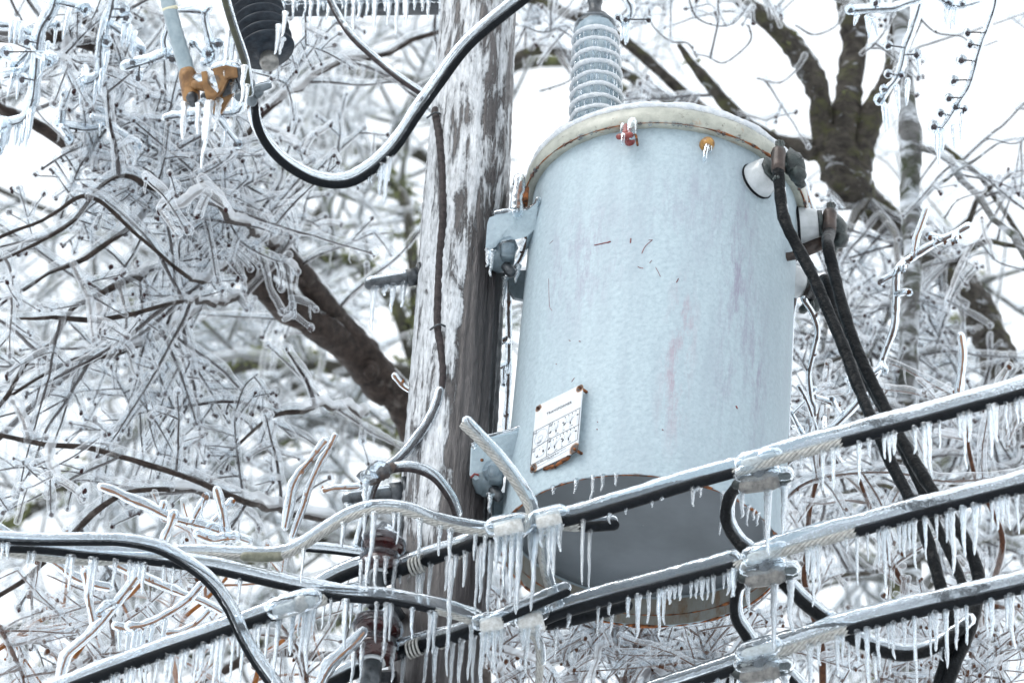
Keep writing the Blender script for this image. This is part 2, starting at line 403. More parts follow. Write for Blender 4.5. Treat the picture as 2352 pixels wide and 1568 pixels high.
def pole_front(x, y, lift=0.):
    """point on the pole's surface seen at a pixel"""
    o = CAM; dr = unit(P(x, y, 1)-CAM)
    for t in np.arange(8.0, 10.5, .004):
        p = o+dr*t; c = pole_c(p[2])
        if np.hypot(p[0]-c[0], p[1]-c[1]) < pole_r(p[2])+lift: return p
    return p
# through bolts
for (x0, y0, x1, y1, r, ics) in ((850, 653, 960, 634, 15, [(862, 100), (885, 25), (905, 62), (928, 56)]), (800, 1146, 925, 1128, 17, [(803, 30), (815, 12)])):
    z_ = P((x0+x1)/2, (y0+y1)/2, 8.9)[2]
    e1 = pole_front(x1+10, y1); dd = proj(e1)[2]+.05
    p0, p1 = P(x0, y0, dd-.02), P(x1, y1, dd)
    n = 60; t = np.linspace(0, 1, n)[:, None]; pts = p0*(1-t)+p1*t; rr = np.full(n, r*dd/FPX); rr[::2] *= .93
    bo = B().tube(pts, rr, 14).build('through_bolt', STEEL, pole)
    nb = B(); q = unit(p1-p0); nb.tube([p1-q*.028, p1-q*.002], r*1.55*dd/FPX, 6, rnd=False)
    nb.tube([p1, p1+q*.01], r*2.3*dd/FPX, 4, rnd=False, phase=.6).build('nut', STEEL, bo, smooth=False)
    pts2 = pts[2:-14]
    B().tube(pts2, np.full(len(pts2), r*1.05*dd/FPX)+wob(len(pts2), .0006), 10, off=.25*r*dd/FPX, jit=.02).build('ice_coat', ICEC, bo)
    for x, L in ics:
        i = int(np.argmin([abs(proj(p)[0]-x) for p in pts])); s = dd/FPX
        p = pts[i].copy(); p[2] -= r*.8*s; icicle(bo, p, 8*s, L*s/.81)
# crossarm at the top
ca = B(); M = Matrix.Identity(4)
c0, c1 = P(560, -24, 9.55), P(1010, -30, 9.5)
ax = unit(c1-c0)
for dz, dy, hx, hz in ((0, 0, .008, .05), (.048, .03, .035, .004), (-.048, .03, .035, .004)):
    pass
def beam(bk, c0, c1, hy, hz):
    q = [np.array([0, sy*hy, sz*hz]) for sy, sz in ((-1, -1), (1, -1), (1, 1), (-1, 1))]
    rg = np.stack([[c0+o for o in q], [c1+o for o in q]]); bk.rings(rg)
cl, cr_ = c0+ax*.06, c1-ax*.0
beam(ca, cl, cr_, .006, .045); beam(ca, cl+np.array([0, .03, .042]), cr_+np.array([0, .03, .042]), .03, .004); beam(ca, cl+np.array([0, .03, -.042]), cr_+np.array([0, .03, -.042]), .03, .004)
cao = ca.build('crossarm', STEELB, pole, smooth=False)
pts = np.linspace(cl+np.array([0, 0, -.048]), cr_+np.array([0, 0, -.048]), 90)
B().tube(pts, .006, 6, jit=.2).build('ice_coat', ICEC, cao)
q = random.Random(2)
for i in range(26):
    x = 645+i*14+q.uniform(-5, 5)
    if x > 990: break
    p = pts[int(np.argmin([abs(proj(pp)[0]-x) for pp in pts]))]; s = 9.5/FPX
    icicle(cao, p, q.uniform(4, 7)*s, q.choice([18, 25, 35, 45, 60, 85])*s/.81)
# ground wire on the pole
gp = [(1000, 255), (1008, 300), (1014, 350), (1018, 420), (1018, 500), (1012, 570), (1008, 640), (1005, 720), (1006, 760), (1014, 810), (1018, 860), (1010, 915), (992, 960)]
gw = thing('ground_wire', 'brown wrapped ground wire running down the face of the iced pole', 'wire', pole_front(1010, 600))
pts = [pole_front(x, y, .001) for x, y in gp]; e = pts[-1]; de = proj(e)[2]
pts += [P(970, 995, de-.02), P(930, 1045, de-.03), P(880, 1085, de-.02)]
s3 = spline(pts, .01); ra = np.interp(np.arange(len(s3)), [0, len(s3)*.55, len(s3)*.78, len(s3)], [.0115, .0095, .0085, .0055])
B().tube(s3, ra*(1+.06*np.sin(np.arange(len(s3))*1.9)), 12, jit=.03).build('wire', GROUNDW, gw)
tail = s3[int(len(s3)*.78):]; B().tube(tail, .014+wob(len(tail), .001), 10, jit=.04, off=.006, offv=(-.6, -.2, .6)).build('ice_coat', ICEC, gw)
for x, y in ((1000, 262), (1008, 748)):
    p = pole_front(x, y, .012); bb = B(); bb.tube(spline([p+[-.02, .012, -.004], p+[0, -.006, 0], p+[.02, .01, .004]], .004), .0028, 6).build('staple', STEEL, gw)

# ------------------------------------------------------------------ transformer
TT = P(1527, 486, 8.95)
TILT = Matrix.Rotation(R(2.1), 4, 'Y')
best = None
for H in np.linspace(.9, 1.25, 71):
    bc = np.array(Matrix.Translation(Vector(TT)) @ TILT @ Vector((0, 0, -H)))
    s = abs(proj(bc)[1]-1271)
    if best is None or s < best[0]: best = (s, H)
H = best[1]; RT = .330
base = np.array((Matrix.Translation(Vector(TT)) @ TILT @ Vector((0, 0, -H))))
tf = thing('transformer', 'large pale blue grey pole mounted transformer can frosted with ice', 'transformer', base, TILT)
MT = W[tf.name]; MTi = MT.inverted()
def L(x, y, d): return np.array(MTi @ Vector(P(x, y, d)))
def hit(x, y, r=RT):
    """local point of the tank wall seen at a pixel"""
    o = np.array(MTi @ Vector(CAM)); dr = unit(np.array(MTi @ Vector(P(x, y, 1)))-o)
    a_ = dr[0]**2+dr[1]**2; b_ = 2*(o[0]*dr[0]+o[1]*dr[1]); c_ = o[0]**2+o[1]**2-r*r
    D = b_*b_-4*a_*c_
    t = (-b_-math.sqrt(max(D, 0)))/(2*a_); return o+dr*t
def on(az, z, r=RT):                              # azimuth 0 = towards camera, + = right
    return np.array([r*math.sin(az), -r*math.cos(az), z])
# finish tank paint
m = TANKM
base_c = m.ramp(spk, [(.3, (.315, .395, .44)), (.6, (.395, .485, .53))])
base_c = m.mix(m.ramp(st, [(.42, 0.), (.7, .6)]), base_c, (.3, .36, .41))
def lilac(px, py, sx, sz, amt, colr):
    global base_c
    p = hit(px, py); k = blob(m, p, (sx, sx, sz)); nz = m.ramp(m.noise(m.coord((1, 1, .2)), 42, 7, .8), [(.46, 0.), (.62, 1.)])
    base_c = m.mix(m.math('MULTIPLY', m.math('MULTIPLY', k, nz), amt), base_c, colr)
pk, li = (.33, .25, .3), (.27, .27, .34)
for a_ in ((1565, 760, .05, .22, .8, pk), (1545, 900, .05, .2, .65, pk), (1600, 480, .2, .2, .5, li), (1700, 640, .07, .4, 1., li), (1740, 860, .06, .3, .9, li), (1340, 600, .14, .25, .8, li), (1275, 640, .03, .2, .5, li), (1660, 880, .05, .3, .5, li), (1740, 420, .07, .12, .4, (.26, .32, .38))): lilac(*a_)
v = m.coord(); vor = m.n('TexVoronoi', Scale=70.); m.l(v, vor.inputs['Vector'])
hgt = m.math('ADD', m.math('MULTIPLY', m.noise(v, 55, 4, .6), 1.), m.math('MULTIPLY', vor.outputs['Distance'], .35))
TANK = m.end(m.bsdf(base_c, .6, m.bump(hgt, .6, .0045), coat=.15, coatr=.35, spec=.35))

SK = .075                                        # skirt depth
zs = np.linspace(0, H, 60)
prof = [(RT-.006, SK+.02), (RT-.006, .004), (RT-.004, 0), (RT, 0), (RT, .004)]+[(RT, z) for z in zs[1:]]
B().lathe(prof, 160, caps=False).build('tank', TANK, tf, local=True)
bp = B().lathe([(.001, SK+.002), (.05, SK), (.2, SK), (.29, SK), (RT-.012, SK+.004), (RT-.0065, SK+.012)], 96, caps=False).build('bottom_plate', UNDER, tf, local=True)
m = N('stained skirt wall'); v = m.coord((1, 1, .4)); n1 = m.noise(v, 14, 6, .7); c = m.ramp(n1, [(.35, (.26, .28, .27)), (.6, (.2, .19, .16))]); c = m.mix(m.ramp(m.noise(v, 22, 6, .75), [(.52, 0.), (.66, .85)]), c, (.16, .075, .025))
B().lathe([(RT-.0068, .003), (RT-.0074, .03), (RT-.0085, SK)], 128, caps=False).build('skirt_wall', m.end(m.bsdf(c, .5)), tf, local=True)
# rusty lower lip and weld line
def ring_bits(r0_, z0_, n, amp, th, a0=-np.pi, a1=np.pi, seed=1):
    rs = np.random.RandomState(seed); a = np.linspace(a0, a1, n); b = B(); w_ = abs(wob(n, amp, 6, rs))
    p = np.stack([r0_*np.sin(a), -r0_*np.cos(a), z0_+w_*0], -1); b.tube(p, w_+th, 6, rnd=False); return b
ring_bits(RT-.003, .0015, 400, .0022, .0016).build('rusty_lip', RUST, tf, local=True)
ring_bits(RT-.0085, .03, 400, .0016, .0006, seed=4).build('weld_seam', RUST, tf, local=True)
# lid band and lid
RB = .352
band = B().lathe([(RT-.004, H-.002), (RT+.012, H-.006), (RB-.003, H-.004), (RB+.002, H+.004), (RB+.004, H+.02), (RB+.001, H+.04), (RB-.006, H+.051), (RB-.02, H+.056), (.27, H+.085), (.15, H+.115), (.001, H+.125)], 160, jit=.0007, caps=False).build('lid', BAND, tf, local=True)
ring_bits(RB-.0012, H-.003, 300, .0016, .0006, -np.pi, np.pi, 9).build('rusty_lip', RUST, band, local=True)
a = np.linspace(-np.pi, np.pi, 260); z_ = H+.06
icp = np.stack([(RB-.014)*np.sin(a), -(RB-.014)*np.cos(a), np.full(260, z_)], -1)
B().tube(icp, .012+wob(260, .0014), 14, jit=.03, rnd=False).build('ice_crust', FROST, band, local=True)
# drips along the band
bd = B()
for a_ in np.linspace(-1.25, 1.4, 90):
    if RS.rand() < .4:
        p = on(a_+RS.normal()*.01, H-.006+RS.rand()*.002, RB); B().ball(p, .0035+.003*RS.rand(), 7, 5, (1, 1, 1.3)).build('frozen_drip', ICEC, band, local=True)
for px in ((1345, 320), (1620, 318), (1700, 340)): pass
# bolt of the band on the left, wrapped in ice
p = hit(1214, 452, RB+.0); 
lb = B(); lb.box(p+[-.012, -.012, -.01], (.012, .02, .02)); lb.tube([p+[-.02, -.03, -.05], p+[-.02, -.03, .02]], .007, 8)
lbo = lb.build('band_bolt', RUST, tf, local=True)
q = p+np.array([-.026, -.03, 0]); ib = B(); ib.tube(spline([q+[0, 0, .028], q+[.002, 0, .0], q+[-.001, 0, -.03], q+[.003, 0, -.075]], .008), [.019, .02, .018, .015, .016, .014, .015, .013, .014, .013, .012, .012, .012, .012][:14] if False else .0155, 12, jit=.06)
ib.build('ice_coat', ICE, lbo, local=True)
# high voltage bushing
hb = np.array([-.178, -.12, H+.062]); top = L(1367, 36, 8.95+.2)
HBM = Matrix.Translation(Vector(hb)) @ Matrix.Rotation(R(-4.5), 4, 'Y') @ Matrix.Translation(-Vector(hb)); M = HBM @ Matrix.Translation(Vector(hb))
prof = [(.05, 0), (.055, .03), (.05, .05)]; z = .05; zt = .39
npitch = 9; ph = (zt-.05)/npitch
for i in range(npitch):
    z = .05+i*ph; s = 1-.02*i
    prof += [(.046*s, z), (.048*s, z+.25*ph), (.064*s, z+.42*ph), (.068*s, z+.55*ph), (.063*s, z+.68*ph), (.046*s, z+.9*ph)]
prof += [(.042, zt), (.043, zt+.02), (.03, zt+.035)]
hv = B().lathe(prof, 48, M).build('high_voltage_bushing', HVP, tf, local=True)
fb = B()
for i in range(npitch):                          # frost beads on the shed rims
    z = .05+i*ph+.5*ph; n = 90; a = np.linspace(-np.pi, np.pi, n); s = 1-.02*i
    p = np.stack([.067*s*np.sin(a), -.067*s*np.cos(a), z+wob(n, .0012)], -1)+hb; p = tr(HBM, p); fb.tube(p, .0055+wob(n, .0009), 8, jit=.08, rnd=False)
fb.build('frost_ring', FROST, hv, local=True)
ii = B()
for i in range(npitch):
    for a_ in np.arange(-1.6, 1.7, .34):
        aa = a_+RS.normal()*.07; z = .05+i*ph+.45*ph; s = 1-.02*i; Lc = ph*RS.uniform(.55, 1.05)
        ii.tube(tr(HBM, np.array([hb+[.06*s*math.sin(aa), -.06*s*math.cos(aa), z-t*Lc] for t in (0, .4, 1)])), [.006, .0045, .0025], 6)
ii.build('frozen_drips', ICEC, hv, local=True)
tb = B(); tb.lathe([(.03, zt+.03), (.036, zt+.04), (.036, zt+.055), (.018, zt+.06), (.016, zt+.1), (.02, zt+.11), (.016, zt+.125)], 20, M); tb.box(tr(HBM, (hb+[0, 0, zt+.085])[None])[0], (.015, .01, .012))
tb.build('terminal_cap', STEEL, hv, local=True)
B().lathe([(.046, zt-.005), (.056, zt+.01), (.054, zt+.03), (.04, zt+.048)], 20, M, jit=.001).build('ice_coat', ICEC, hv, local=True)
# low voltage bushings with terminal clamps
p1_ = hit(1738, 418); az1 = math.atan2(p1_[0], -p1_[1]); z1 = p1_[2]
LVT = []
for az, z, ln in ((az1, z1, .052), (R(84), z1+.045, .052), (R(112), z1-.005, .055)):
    o_ = on(az, z, RT-.01); ud = np.array([math.sin(az), -math.cos(az), .12]); ud = unit(ud); sd = np.array([math.cos(az), math.sin(az), 0]); zd = np.cross(sd, ud)*-1
    zd = unit(np.cross(ud, sd)); zd = zd if zd[2] > 0 else -zd
    MM = Matrix(((sd[0], zd[0], ud[0], o_[0]), (sd[1], zd[1], ud[1], o_[1]), (sd[2], zd[2], ud[2], o_[2]), (0, 0, 0, 1)))
    lv = B().lathe([(.045, 0), (.047, .012), (.045, .03), (.04, ln), (.036, ln+.008), (.015, ln+.01)], 36, MM).build('low_voltage_bushing', PORC, tf, local=True)
    B().lathe([(.0475, .008), (.0495, .012), (.0475, .015)], 36, MM, caps=False).build('gasket', BLACK, lv, local=True)
    cb = B(); cb.lathe([(.034, ln+.008), (.036, ln+.012), (.034, ln+.02), (.016, ln+.022), (.015, ln+.06)], 8, MM, jit=.001)
    e_ = o_+ud*(ln+.05)
    cb.box((0, -.005, ln+.03), (.014, .03, .012), MM, .3); cb.ball((.03, .006, ln+.055), .033, 9, 6, (1, 1.2, .8), .07, MM); cb.ball((.034, -.026, ln+.06), .024, 8, 5, (1, 1, .9), .08, MM)
    cb.ball((.058, -.03, ln+.045), .016, 6, 4, (1.3, .8, .8), .06, MM); cb.ball((-.006, .03, ln+.04), .014, 7, 5, (1, 1.1, .9), .08, MM)
    clo = cb.build('terminal_clamp', VERD, lv, local=True)
    bq = e_+np.array([-.014, -.02, -.012]); LVT.append(np.array(MT @ Vector(bq+np.array([.001, 0, -.035]))))
    bb = B(); bb.lathe([(.01, -.037), (.0165, -.032), (.0178, -.02), (.0172, 0), (.018, .02), (.0165, .03), (.012, .034)], 12, Matrix.Translation(Vector(bq)), jit=.0008); bb.build('clamp_barrel', COP, lv, local=True)
    t2 = B(); t2.strands(np.array([bq+[0, 0, -.06], bq+[0, 0, 0], bq+[.002, 0, .052]]), .0125, 7).build('wire_end', VERD, lv, local=True)
# ground strap beside the lowest bushing
gs = B(); a0_ = hit(1808, 590); pA = L(1822, 585, 8.86); pB = L(1895, 556, 8.86)
gs.sheet([pA+[0, 0, -.022], pB+[0, 0, -.02], pB+[0, 0, .02], pA+[0, 0, .022]], (0, 1, 0), .006); B().tube([a0_*[.97, .97, 1], a0_*[1.08, 1.08, 1]], .012, 6).build('ground_stud', COP, tf, local=True)
gs.build('ground_strap', COP, tf, local=True, smooth=False)
# relief valve and plug
p = hit(1447, 326); az = math.atan2(p[0], -p[1]); o = unit(np.array([p[0], p[1], 0])); sd = np.array([math.cos(az), math.sin(az), 0])
rv = B(); rv.tube([p-o*.01, p+o*.03], .013, 12); rv.tube([p+o*.03-sd*.002+[0, 0, .022], p+o*.034+[0, 0, -.012]], .0095, 10); rv.tube([p+o*.04-sd*.016+[0, 0, -.014], p+o*.04+sd*.012+[0, 0, -.012]], .0075, 9)
rvo = rv.build('relief_valve', REDP, tf, local=True)
ri = B(); ri.tube([p+o*.03+sd*.012+[0, 0, .034], p+o*.03+sd*.012+[0, 0, -.004]], .013, 12, jit=.05); ri.tube([p+o*.03-sd*.012+[0, 0, .03], p+o*.03-sd*.012+[0, 0, .012]], .006, 8); ri.tube([p+o*.045-sd*.004+[0, 0, -.015], p+o*.045-sd*.004+[0, 0, -.042]], [.0065, .004], 8)
ri.build('ice_coat', ICEC, rvo, local=True)
rr_ = B(); rr_.tube(spline([p+o*.02+sd*.014+[0, 0, .0], p+o*.034+sd*.024+[0, 0, -.01], p+o*.02+sd*.026+[0, 0, -.03]], .006), .003, 6).build('ring', RUST, rvo, local=True)
p = hit(1622, 336); o = unit(np.array([p[0], p[1], 0])); az = math.atan2(p[0], -p[1]); sd = np.array([math.cos(az), math.sin(az), 0])
pg = B(); pg.tube([p-o*.006, p+o*.009], .018, 14, jit=.02); pgo = pg.build('filler_plug', GOLD, tf, local=True)
pi = B(); pi.tube(spline([p+o*.016+[0, 0, .0], p+o*.018-sd*.006+[0, 0, -.03], p+o*.018-sd*.007+[0, 0, -.056]], .008), .0062, 9, jit=.06); pi.tube([p+o*.016+sd*.006+[0, 0, -.004], p+o*.017+sd*.006+[0, 0, -.026]], .0045, 8)
pi.ball(p+o*.012+[0, 0, -.008], .013, 10, 6, (1, .8, 1)).build('ice_coat', ICE, pgo, local=True)

# nameplate: flat plate on standoffs
pc = hit(1279, 985); az = math.atan2(pc[0], -pc[1]); az = R(-46)
px_ = np.array([math.cos(az), math.sin(az), 0]); pn = np.array([math.sin(az), -math.cos(az), 0]); pz = np.array([0, 0, 1.])
c_l = L(1279, 985, 1); cam_l = np.array(MTi @ Vector(CAM)); dr = unit(c_l-cam_l)
d_pl = (RT+.006); t = (d_pl-cam_l@pn)/(dr@pn); pc = cam_l+dr*t          # on the plate's plane
def pl(u, v_, lift=0): return pc+px_*u+pz*v_+pn*lift
# fit plate half sizes from the measured corners
def uv(x, y):
    q = np.array(MTi @ Vector(P(x, y, 1))); dr = unit(q-cam_l); t = (d_pl-cam_l@pn)/(dr@pn); q = cam_l+dr*t-pc; return q@px_, q@pz
cs = [uv(1228, 935), uv(1335, 884), uv(1331, 1036), uv(1222, 1083)]
hw = (cs[1][0]+cs[2][0]-cs[0][0]-cs[3][0])/4; hh_ = (cs[0][1]+cs[1][1]-cs[2][1]-cs[3][1])/4
mu = sum(c[0] for c in cs)/4; mv = sum(c[1] for c in cs)/4; pc = pc+px_*mu+pz*mv
print('plate half', hw, hh_, 'az', math.degrees(az), 'H', H)
m = N('white enamel nameplate'); v = m.coord()
c = m.ramp(m.noise(v, 60, 4), [(.3, (.56, .6, .64)), (.7, (.66, .69, .71))])
for su, sv, rr in ((-1, 1, .016), (1, 1, .018), (1, -1, .026), (-1, -1, .022)):
    q = pl(su*(hw-.009), sv*(hh_-.009)); k = blob(m, q, (rr,)*3)
    kk = m.ramp(m.math('ADD', m.math('MULTIPLY', k, .8), m.math('MULTIPLY', m.noise(v, 120, 4), .45)), [(.5, 0.), (.68, 1.)])
    c = m.mix(kk, c, (.32, .13, .02)); k3 = m.ramp(k, [(.45, 0.), (.7, 1.)]); c = m.mix(k3, c, (.035, .018, .012))
PLATE = m.end(m.bsdf(c, .35, m.bump(m.noise(v, 80), .2, .002), coat=.7))
def rrect(u, v_, r=.006):
    o = []
    for sx, sy, a0 in ((1, 1, 0), (-1, 1, 90), (-1, -1, 180), (1, -1, 270)):
        for t in (0, 30, 60, 90):
            an = R(a0+t); o.append((sx*(u-r)+r*math.cos(an), sy*(v_-r)+r*math.sin(an)))
    return o
pb = B().sheet([pl(a, b_) for a, b_ in rrect(hw, hh_)], pn, .003).build('nameplate', PLATE, tf, local=True, auto=30)
rv = B()
for su in (-1, 1):
    for sv in (-1, 1): q = pl(su*(hw-.008), sv*(hh_-.008)); B().tube([q-pn*.02, q+pn*.003], .0038, 8).build('rivet', RUST, pb, local=True)
B().tube(spline([pl(-.03, -hh_-.004, -.002), pl(0, -hh_-.009, -.002), pl(.03, -hh_-.006, -.002), pl(.045, -hh_-.002, -.002)], .006), [.002, .005, .006, .006, .006, .006, .005, .005, .004, .004, .003, .003, .002, .002][:1][0]+.003, 6, jit=.2).build('rust_run', RUST, pb, local=True)
ink = B(); fain = B()
def seg(u0_, v0_, u1_, v1_, wd=.0008, bk=None):
    bk = bk or ink; d_ = np.array([u1_-u0_, v1_-v0_]); l_ = math.hypot(*d_) or 1; n_ = np.array([-d_[1], d_[0]])/l_*wd/2
    bk.sheet([pl(u0_-n_[0], v0_-n_[1], .0021), pl(u1_-n_[0], v1_-n_[1], .0021), pl(u1_+n_[0], v1_+n_[1], .0021), pl(u0_+n_[0], v0_+n_[1], .0021)], pn, .0003)
# normalised plate coordinates: u 0..1 left-right, v 0..1 top-bottom
def S(u0_, v0_, u1_, v1_, wd=.0008, bk=None): seg(-hw+u0_*2*hw, hh_-v0_*2*hh_, -hw+u1_*2*hw, hh_-v1_*2*hh_, wd, bk)
def arc(cu, cv, ru, rv_, a0, a1, n=14, wd=.0006, bk=None):
    for i in range(n):
        t0, t1 = R(a0+(a1-a0)*i/n), R(a0+(a1-a0)*(i+1)/n)
        S(cu+ru*math.cos(t0), cv-rv_*math.sin(t0), cu+ru*math.cos(t1), cv-rv_*math.sin(t1), wd, bk)
S(.0, .385, 1, .36, .0008); S(.32, .62, 1, .61, .0008); S(0, .66, .33, .62, .0008); S(.0, .885, 1, .83, .0008); S(.34, .38, .335, .86, .0008); S(.003, .39, .003, .88, .001); S(.985, .37, .985, .82, .001)
for u_, v_ in ((.0, .39), (.34, .375), (.0, .66), (.335, .62)):
    S(u_, v_+.04, u_+.07, v_+.04, .0008); S(u_+.07, v_, u_+.07, v_+.04, .0008); S(u_+.015, v_+.02, u_+.055, v_+.02, .0016, fain)
arc(.18, .52, .135, .115, 0, 360, 30, .0005, fain); arc(.17, .53, .05, .035, 0, 360, 16, .0004, fain); arc(.19, .73, .12, .09, 180, 350, 14, .0004, fain)
S(.1, .585, .2, .583, .0014, fain); S(.11, .6, .19, .6, .0012, fain)
qq = random.Random(4)
for cu, cv, n_ in ((.5, .43, 3), (.8, .41, 4), (.5, .67, 4), (.79, .65, 4)):
    arc(cu-.03, cv+.02, .07, .07, 190, 350, 8, .0004, fain)
    for i in range(n_):
        uu = cu-.12+i*.075; S(uu, cv-.02-i*.004, uu+.004, cv-.005-i*.004, .002); S(uu+.002, cv, cu, cv+.09, .0003, fain)
    S(cu-.14, cv+.1, cu-.1, cv+.075, .003); S(cu+.0, cv+.09, cu+.003, cv+.125, .003); S(cu+.13, cv+.03, cu+.165, cv+.04, .003)
    S(cu-.14, cv+.17, cu-.11, cv+.17, .001); S(cu+.02, cv+.16, cu+.06, cv+.155, .001); S(cu+.15, cv+.05, cu+.15, cv+.18, .0003, fain); S(cu+.0, cv+.12, cu, cv+.19, .0003, fain)
S(.14, .78, .125, .81, .003); S(.25, .735, .262, .77, .004); S(.17, .7, .175, .705, .002); S(.24, .69, .245, .695, .002)
for r_ in ((.9, .03, .75), (.915, .03, .6), (.93, .36, .5)):
    u_ = r_[1]
    while u_ < r_[2]:
        l_ = qq.uniform(.006, .012); S(u_, r_[0]-.03*u_, u_+l_, r_[0]-.03*(u_+l_), .0013, fain if qq.random() < .35 else ink); u_ += l_+.006+(qq.random() < .2)*.012
S(.1, .96, .85, .915, .0004, fain)
ink.build('printed_diagram', INK, pb, local=True, smooth=False); fain.build('faded_print', FAINT, pb, local=True, smooth=False)
tc = bpy.data.curves.new('printed_title', 'FONT'); tc.body = 'TRANSFORMER'; tc.size = .0105; tc.align_x = 'CENTER'; tc.extrude = .0002; tc.space_character = 1.15
tc.materials.append(INK); tmp = bpy.data.objects.new('title_curve', tc); link(tmp); bpy.context.view_layer.update(); tme = bpy.data.meshes.new_from_object(tmp.evaluated_get(bpy.context.evaluated_depsgraph_get())); bpy.data.objects.remove(tmp)
to = bpy.data.objects.new('printed_title', tme); link(to); to.parent = pb
q = pl(.004, hh_*(1-2*.225), .0019)
to.matrix_local = Matrix(((px_[0], pz[0], pn[0], q[0]), (px_[1], pz[1], pn[1], q[1]), (px_[2], pz[2], pn[2], q[2]), (0, 0, 0, 1)))
# scratches in the paint
sb = B()
for pp, wd in (([(1366, 563), (1385, 559), (1402, 555)], 3), ([(1396, 557), (1401, 555)], 4), ([(1449, 548), (1448, 557)], 3), ([(1474, 582), (1482, 566), (1497, 552)], 1.6), ([(1490, 551), (1499, 551)], 1.2), ([(1492, 604), (1497, 598)], 1.2),
               ([(1465, 612), (1470, 615), (1477, 616)], 1.6), ([(1506, 614), (1512, 625), (1517, 635)], 1.2), ([(1554, 648), (1558, 640)], 2.2), ([(1262, 560), (1270, 552)], .9), ([(1330, 783), (1333, 784)], 2), ([(1307, 781), (1310, 783)], 1.6),
               ([(1277, 835), (1278, 836)], 2), ([(1313, 876), (1319, 868)], 1.5), ([(1691, 933), (1693, 937)], 4), ([(1521, 986), (1523, 987)], 2.5), ([(1371, 985), (1372, 986)], 2.5), ([(1372, 968), (1373, 969)], 2), ([(1260, 640), (1262, 700), (1268, 713)], .9)):
    s = spline([hit(x, y, RT+.0004) for x, y in pp], .004); s = np.vstack([s[:1], s]) if len(s) < 2 else s
    sb.tube(s, wd*.001*.5, 5)
sb.build('paint_scratches', SCR, tf, local=True)
# small icicles under the near lip of the skirt
for x, y, l_ in ((1272, 1150, 18), (1323, 1132, 30), (1363, 1122, 52), (1386, 1119, 34), (1416, 1116, 26), (1610, 1128, 30), (1660, 1150, 95), (1685, 1165, 72), (1704, 1180, 36), (1718, 1188, 45), (1729, 1196, 24), (1738, 1203, 30), (1757, 1215, 60), (1582, 1124, 14)):
    p = hit(x, y, RT-.003); p[2] = .001; s = 8.1/FPX
    # slide the foot to the lip under that pixel column
    best = min(np.linspace(-1.3, 1.5, 240), key=lambda a_: abs(proj(np.array(MT @ Vector(on(a_, 0, RT-.003))))[0]-x))
    icicle(tf, MT @ Vector(on(best, .002, RT-.003)), 6*s, l_*s/.81)
# hanger brackets to the pole
def bracket(y_off, pts, lump, back, hole=None):
    fr = []
    for x, y, d in pts: fr.append(P(x, y, d))
    b_ = B(); n_ = unit(np.cross(fr[1]-fr[0], fr[2]-fr[0])); b_.sheet(fr, n_, .012)
    # return flange along the lower edge and the inner edge
    f0, f1 = fr[-1], fr[-2]; b_.sheet([f0, f1, f1+np.array([0, .05, 0]), f0+np.array([0, .05, 0])], (0, 0, 1), .009)
    f0, f1 = fr[0], fr[-1]; b_.sheet([f0, f1, f1+np.array([0, .07, 0]), f0+np.array([0, .07, 0])], (1, 0, 0), .009)
    o_ = b_.build('hanger_bracket', TANK, tf, auto=40)
    tp = spline([fr[0], *fr[1:3]], .01); B().tube(tp+np.array([0, -.002, .004]), .0065+abs(wob(len(tp), .001)), 8, jit=.1).build('ice_crust', ICEC, o_)
    lb_ = B(); x, y, d = lump; c = P(x, y, d); s = d/FPX
    lb_.lathe([(.03, -.03), (.036, -.02), (.036, .012), (.03, .03)], 14, Matrix.Translation(Vector(c)) @ Matrix.Rotation(R(75), 4, 'X'), jit=.0015)
    lb_.box(c+[.018, -.03, -.012], (.016, .014, .02)); g_ = lb_.build('hanger_lug', GALV, o_)
    B().ball(c+[.014, -.035, .0], .028, 10, 7, (1, .8, 1.05), .09).build('ice_coat', ICE, g_)
    B().tube([c+[.01, 0, -.02], c+[.026, -.01, -.055]], .014, 8).build('hanger_bolt', STEEL, o_)
    bb_ = [P(*q_) for q_ in back]; b2 = B(); b2.sheet(bb_, unit(np.cross(bb_[1]-bb_[0], bb_[2]-bb_[0])), .012); b2.build('back_plate', GALV, o_, auto=40)
    return o_
br1 = bracket(0, [(1236, 462, 8.80), (1222, 482, 8.80), (1140, 494, 8.80), (1124, 500, 8.80), (1119, 515, 8.80), (1115, 570, 8.76), (1122, 577, 8.76), (1150, 560, 8.78), (1210, 543, 8.78), (1230, 525, 8.8)][::1],
             (1150, 588, 8.8), [(1165, 625, 8.9), (1222, 622, 8.92), (1218, 693, 8.88), (1180, 686, 8.86), (1168, 668, 8.87)])
br2 = bracket(0, [(1208, 975, 8.42), (1192, 990, 8.42), (1110, 1010, 8.40), (1090, 1016, 8.40), (1083, 1030, 8.40), (1080, 1092, 8.37), (1090, 1100, 8.37), (1125, 1086, 8.38), (1184, 1067, 8.4), (1198, 1045, 8.42)],
             (1120, 1098, 8.4), [(1130, 1133, 8.45), (1195, 1136, 8.5), (1205, 1188, 8.45), (1150, 1197, 8.42), (1133, 1185, 8.42)])
for x, y, l_, d in ((1122, 575, 40, 8.74), (1131, 578, 58, 8.74), (1190, 610, 40, 8.76), (1160, 640, 66, 8.78)): icicle(br1, P(x, y, d), 7*d/FPX, l_*d/FPX/.81)
for x, y, l_, d in ((1090, 1020, 14, 8.38), (1127, 1135, 40, 8.33)): icicle(br2, P(x, y, d), 7*d/FPX, l_*d/FPX/.81)
B().ball(P(1170, 1174, 8.41), .006, 12, 4, (1, .3, .8)).build('bolt_hole', simple('pale hole', (.6, .62, .64)), br2)
B().ball(P(1107, 1056, 8.37), .0045, 12, 4, (1, .8, 1)).build('bolt_hole', RUST, br2)
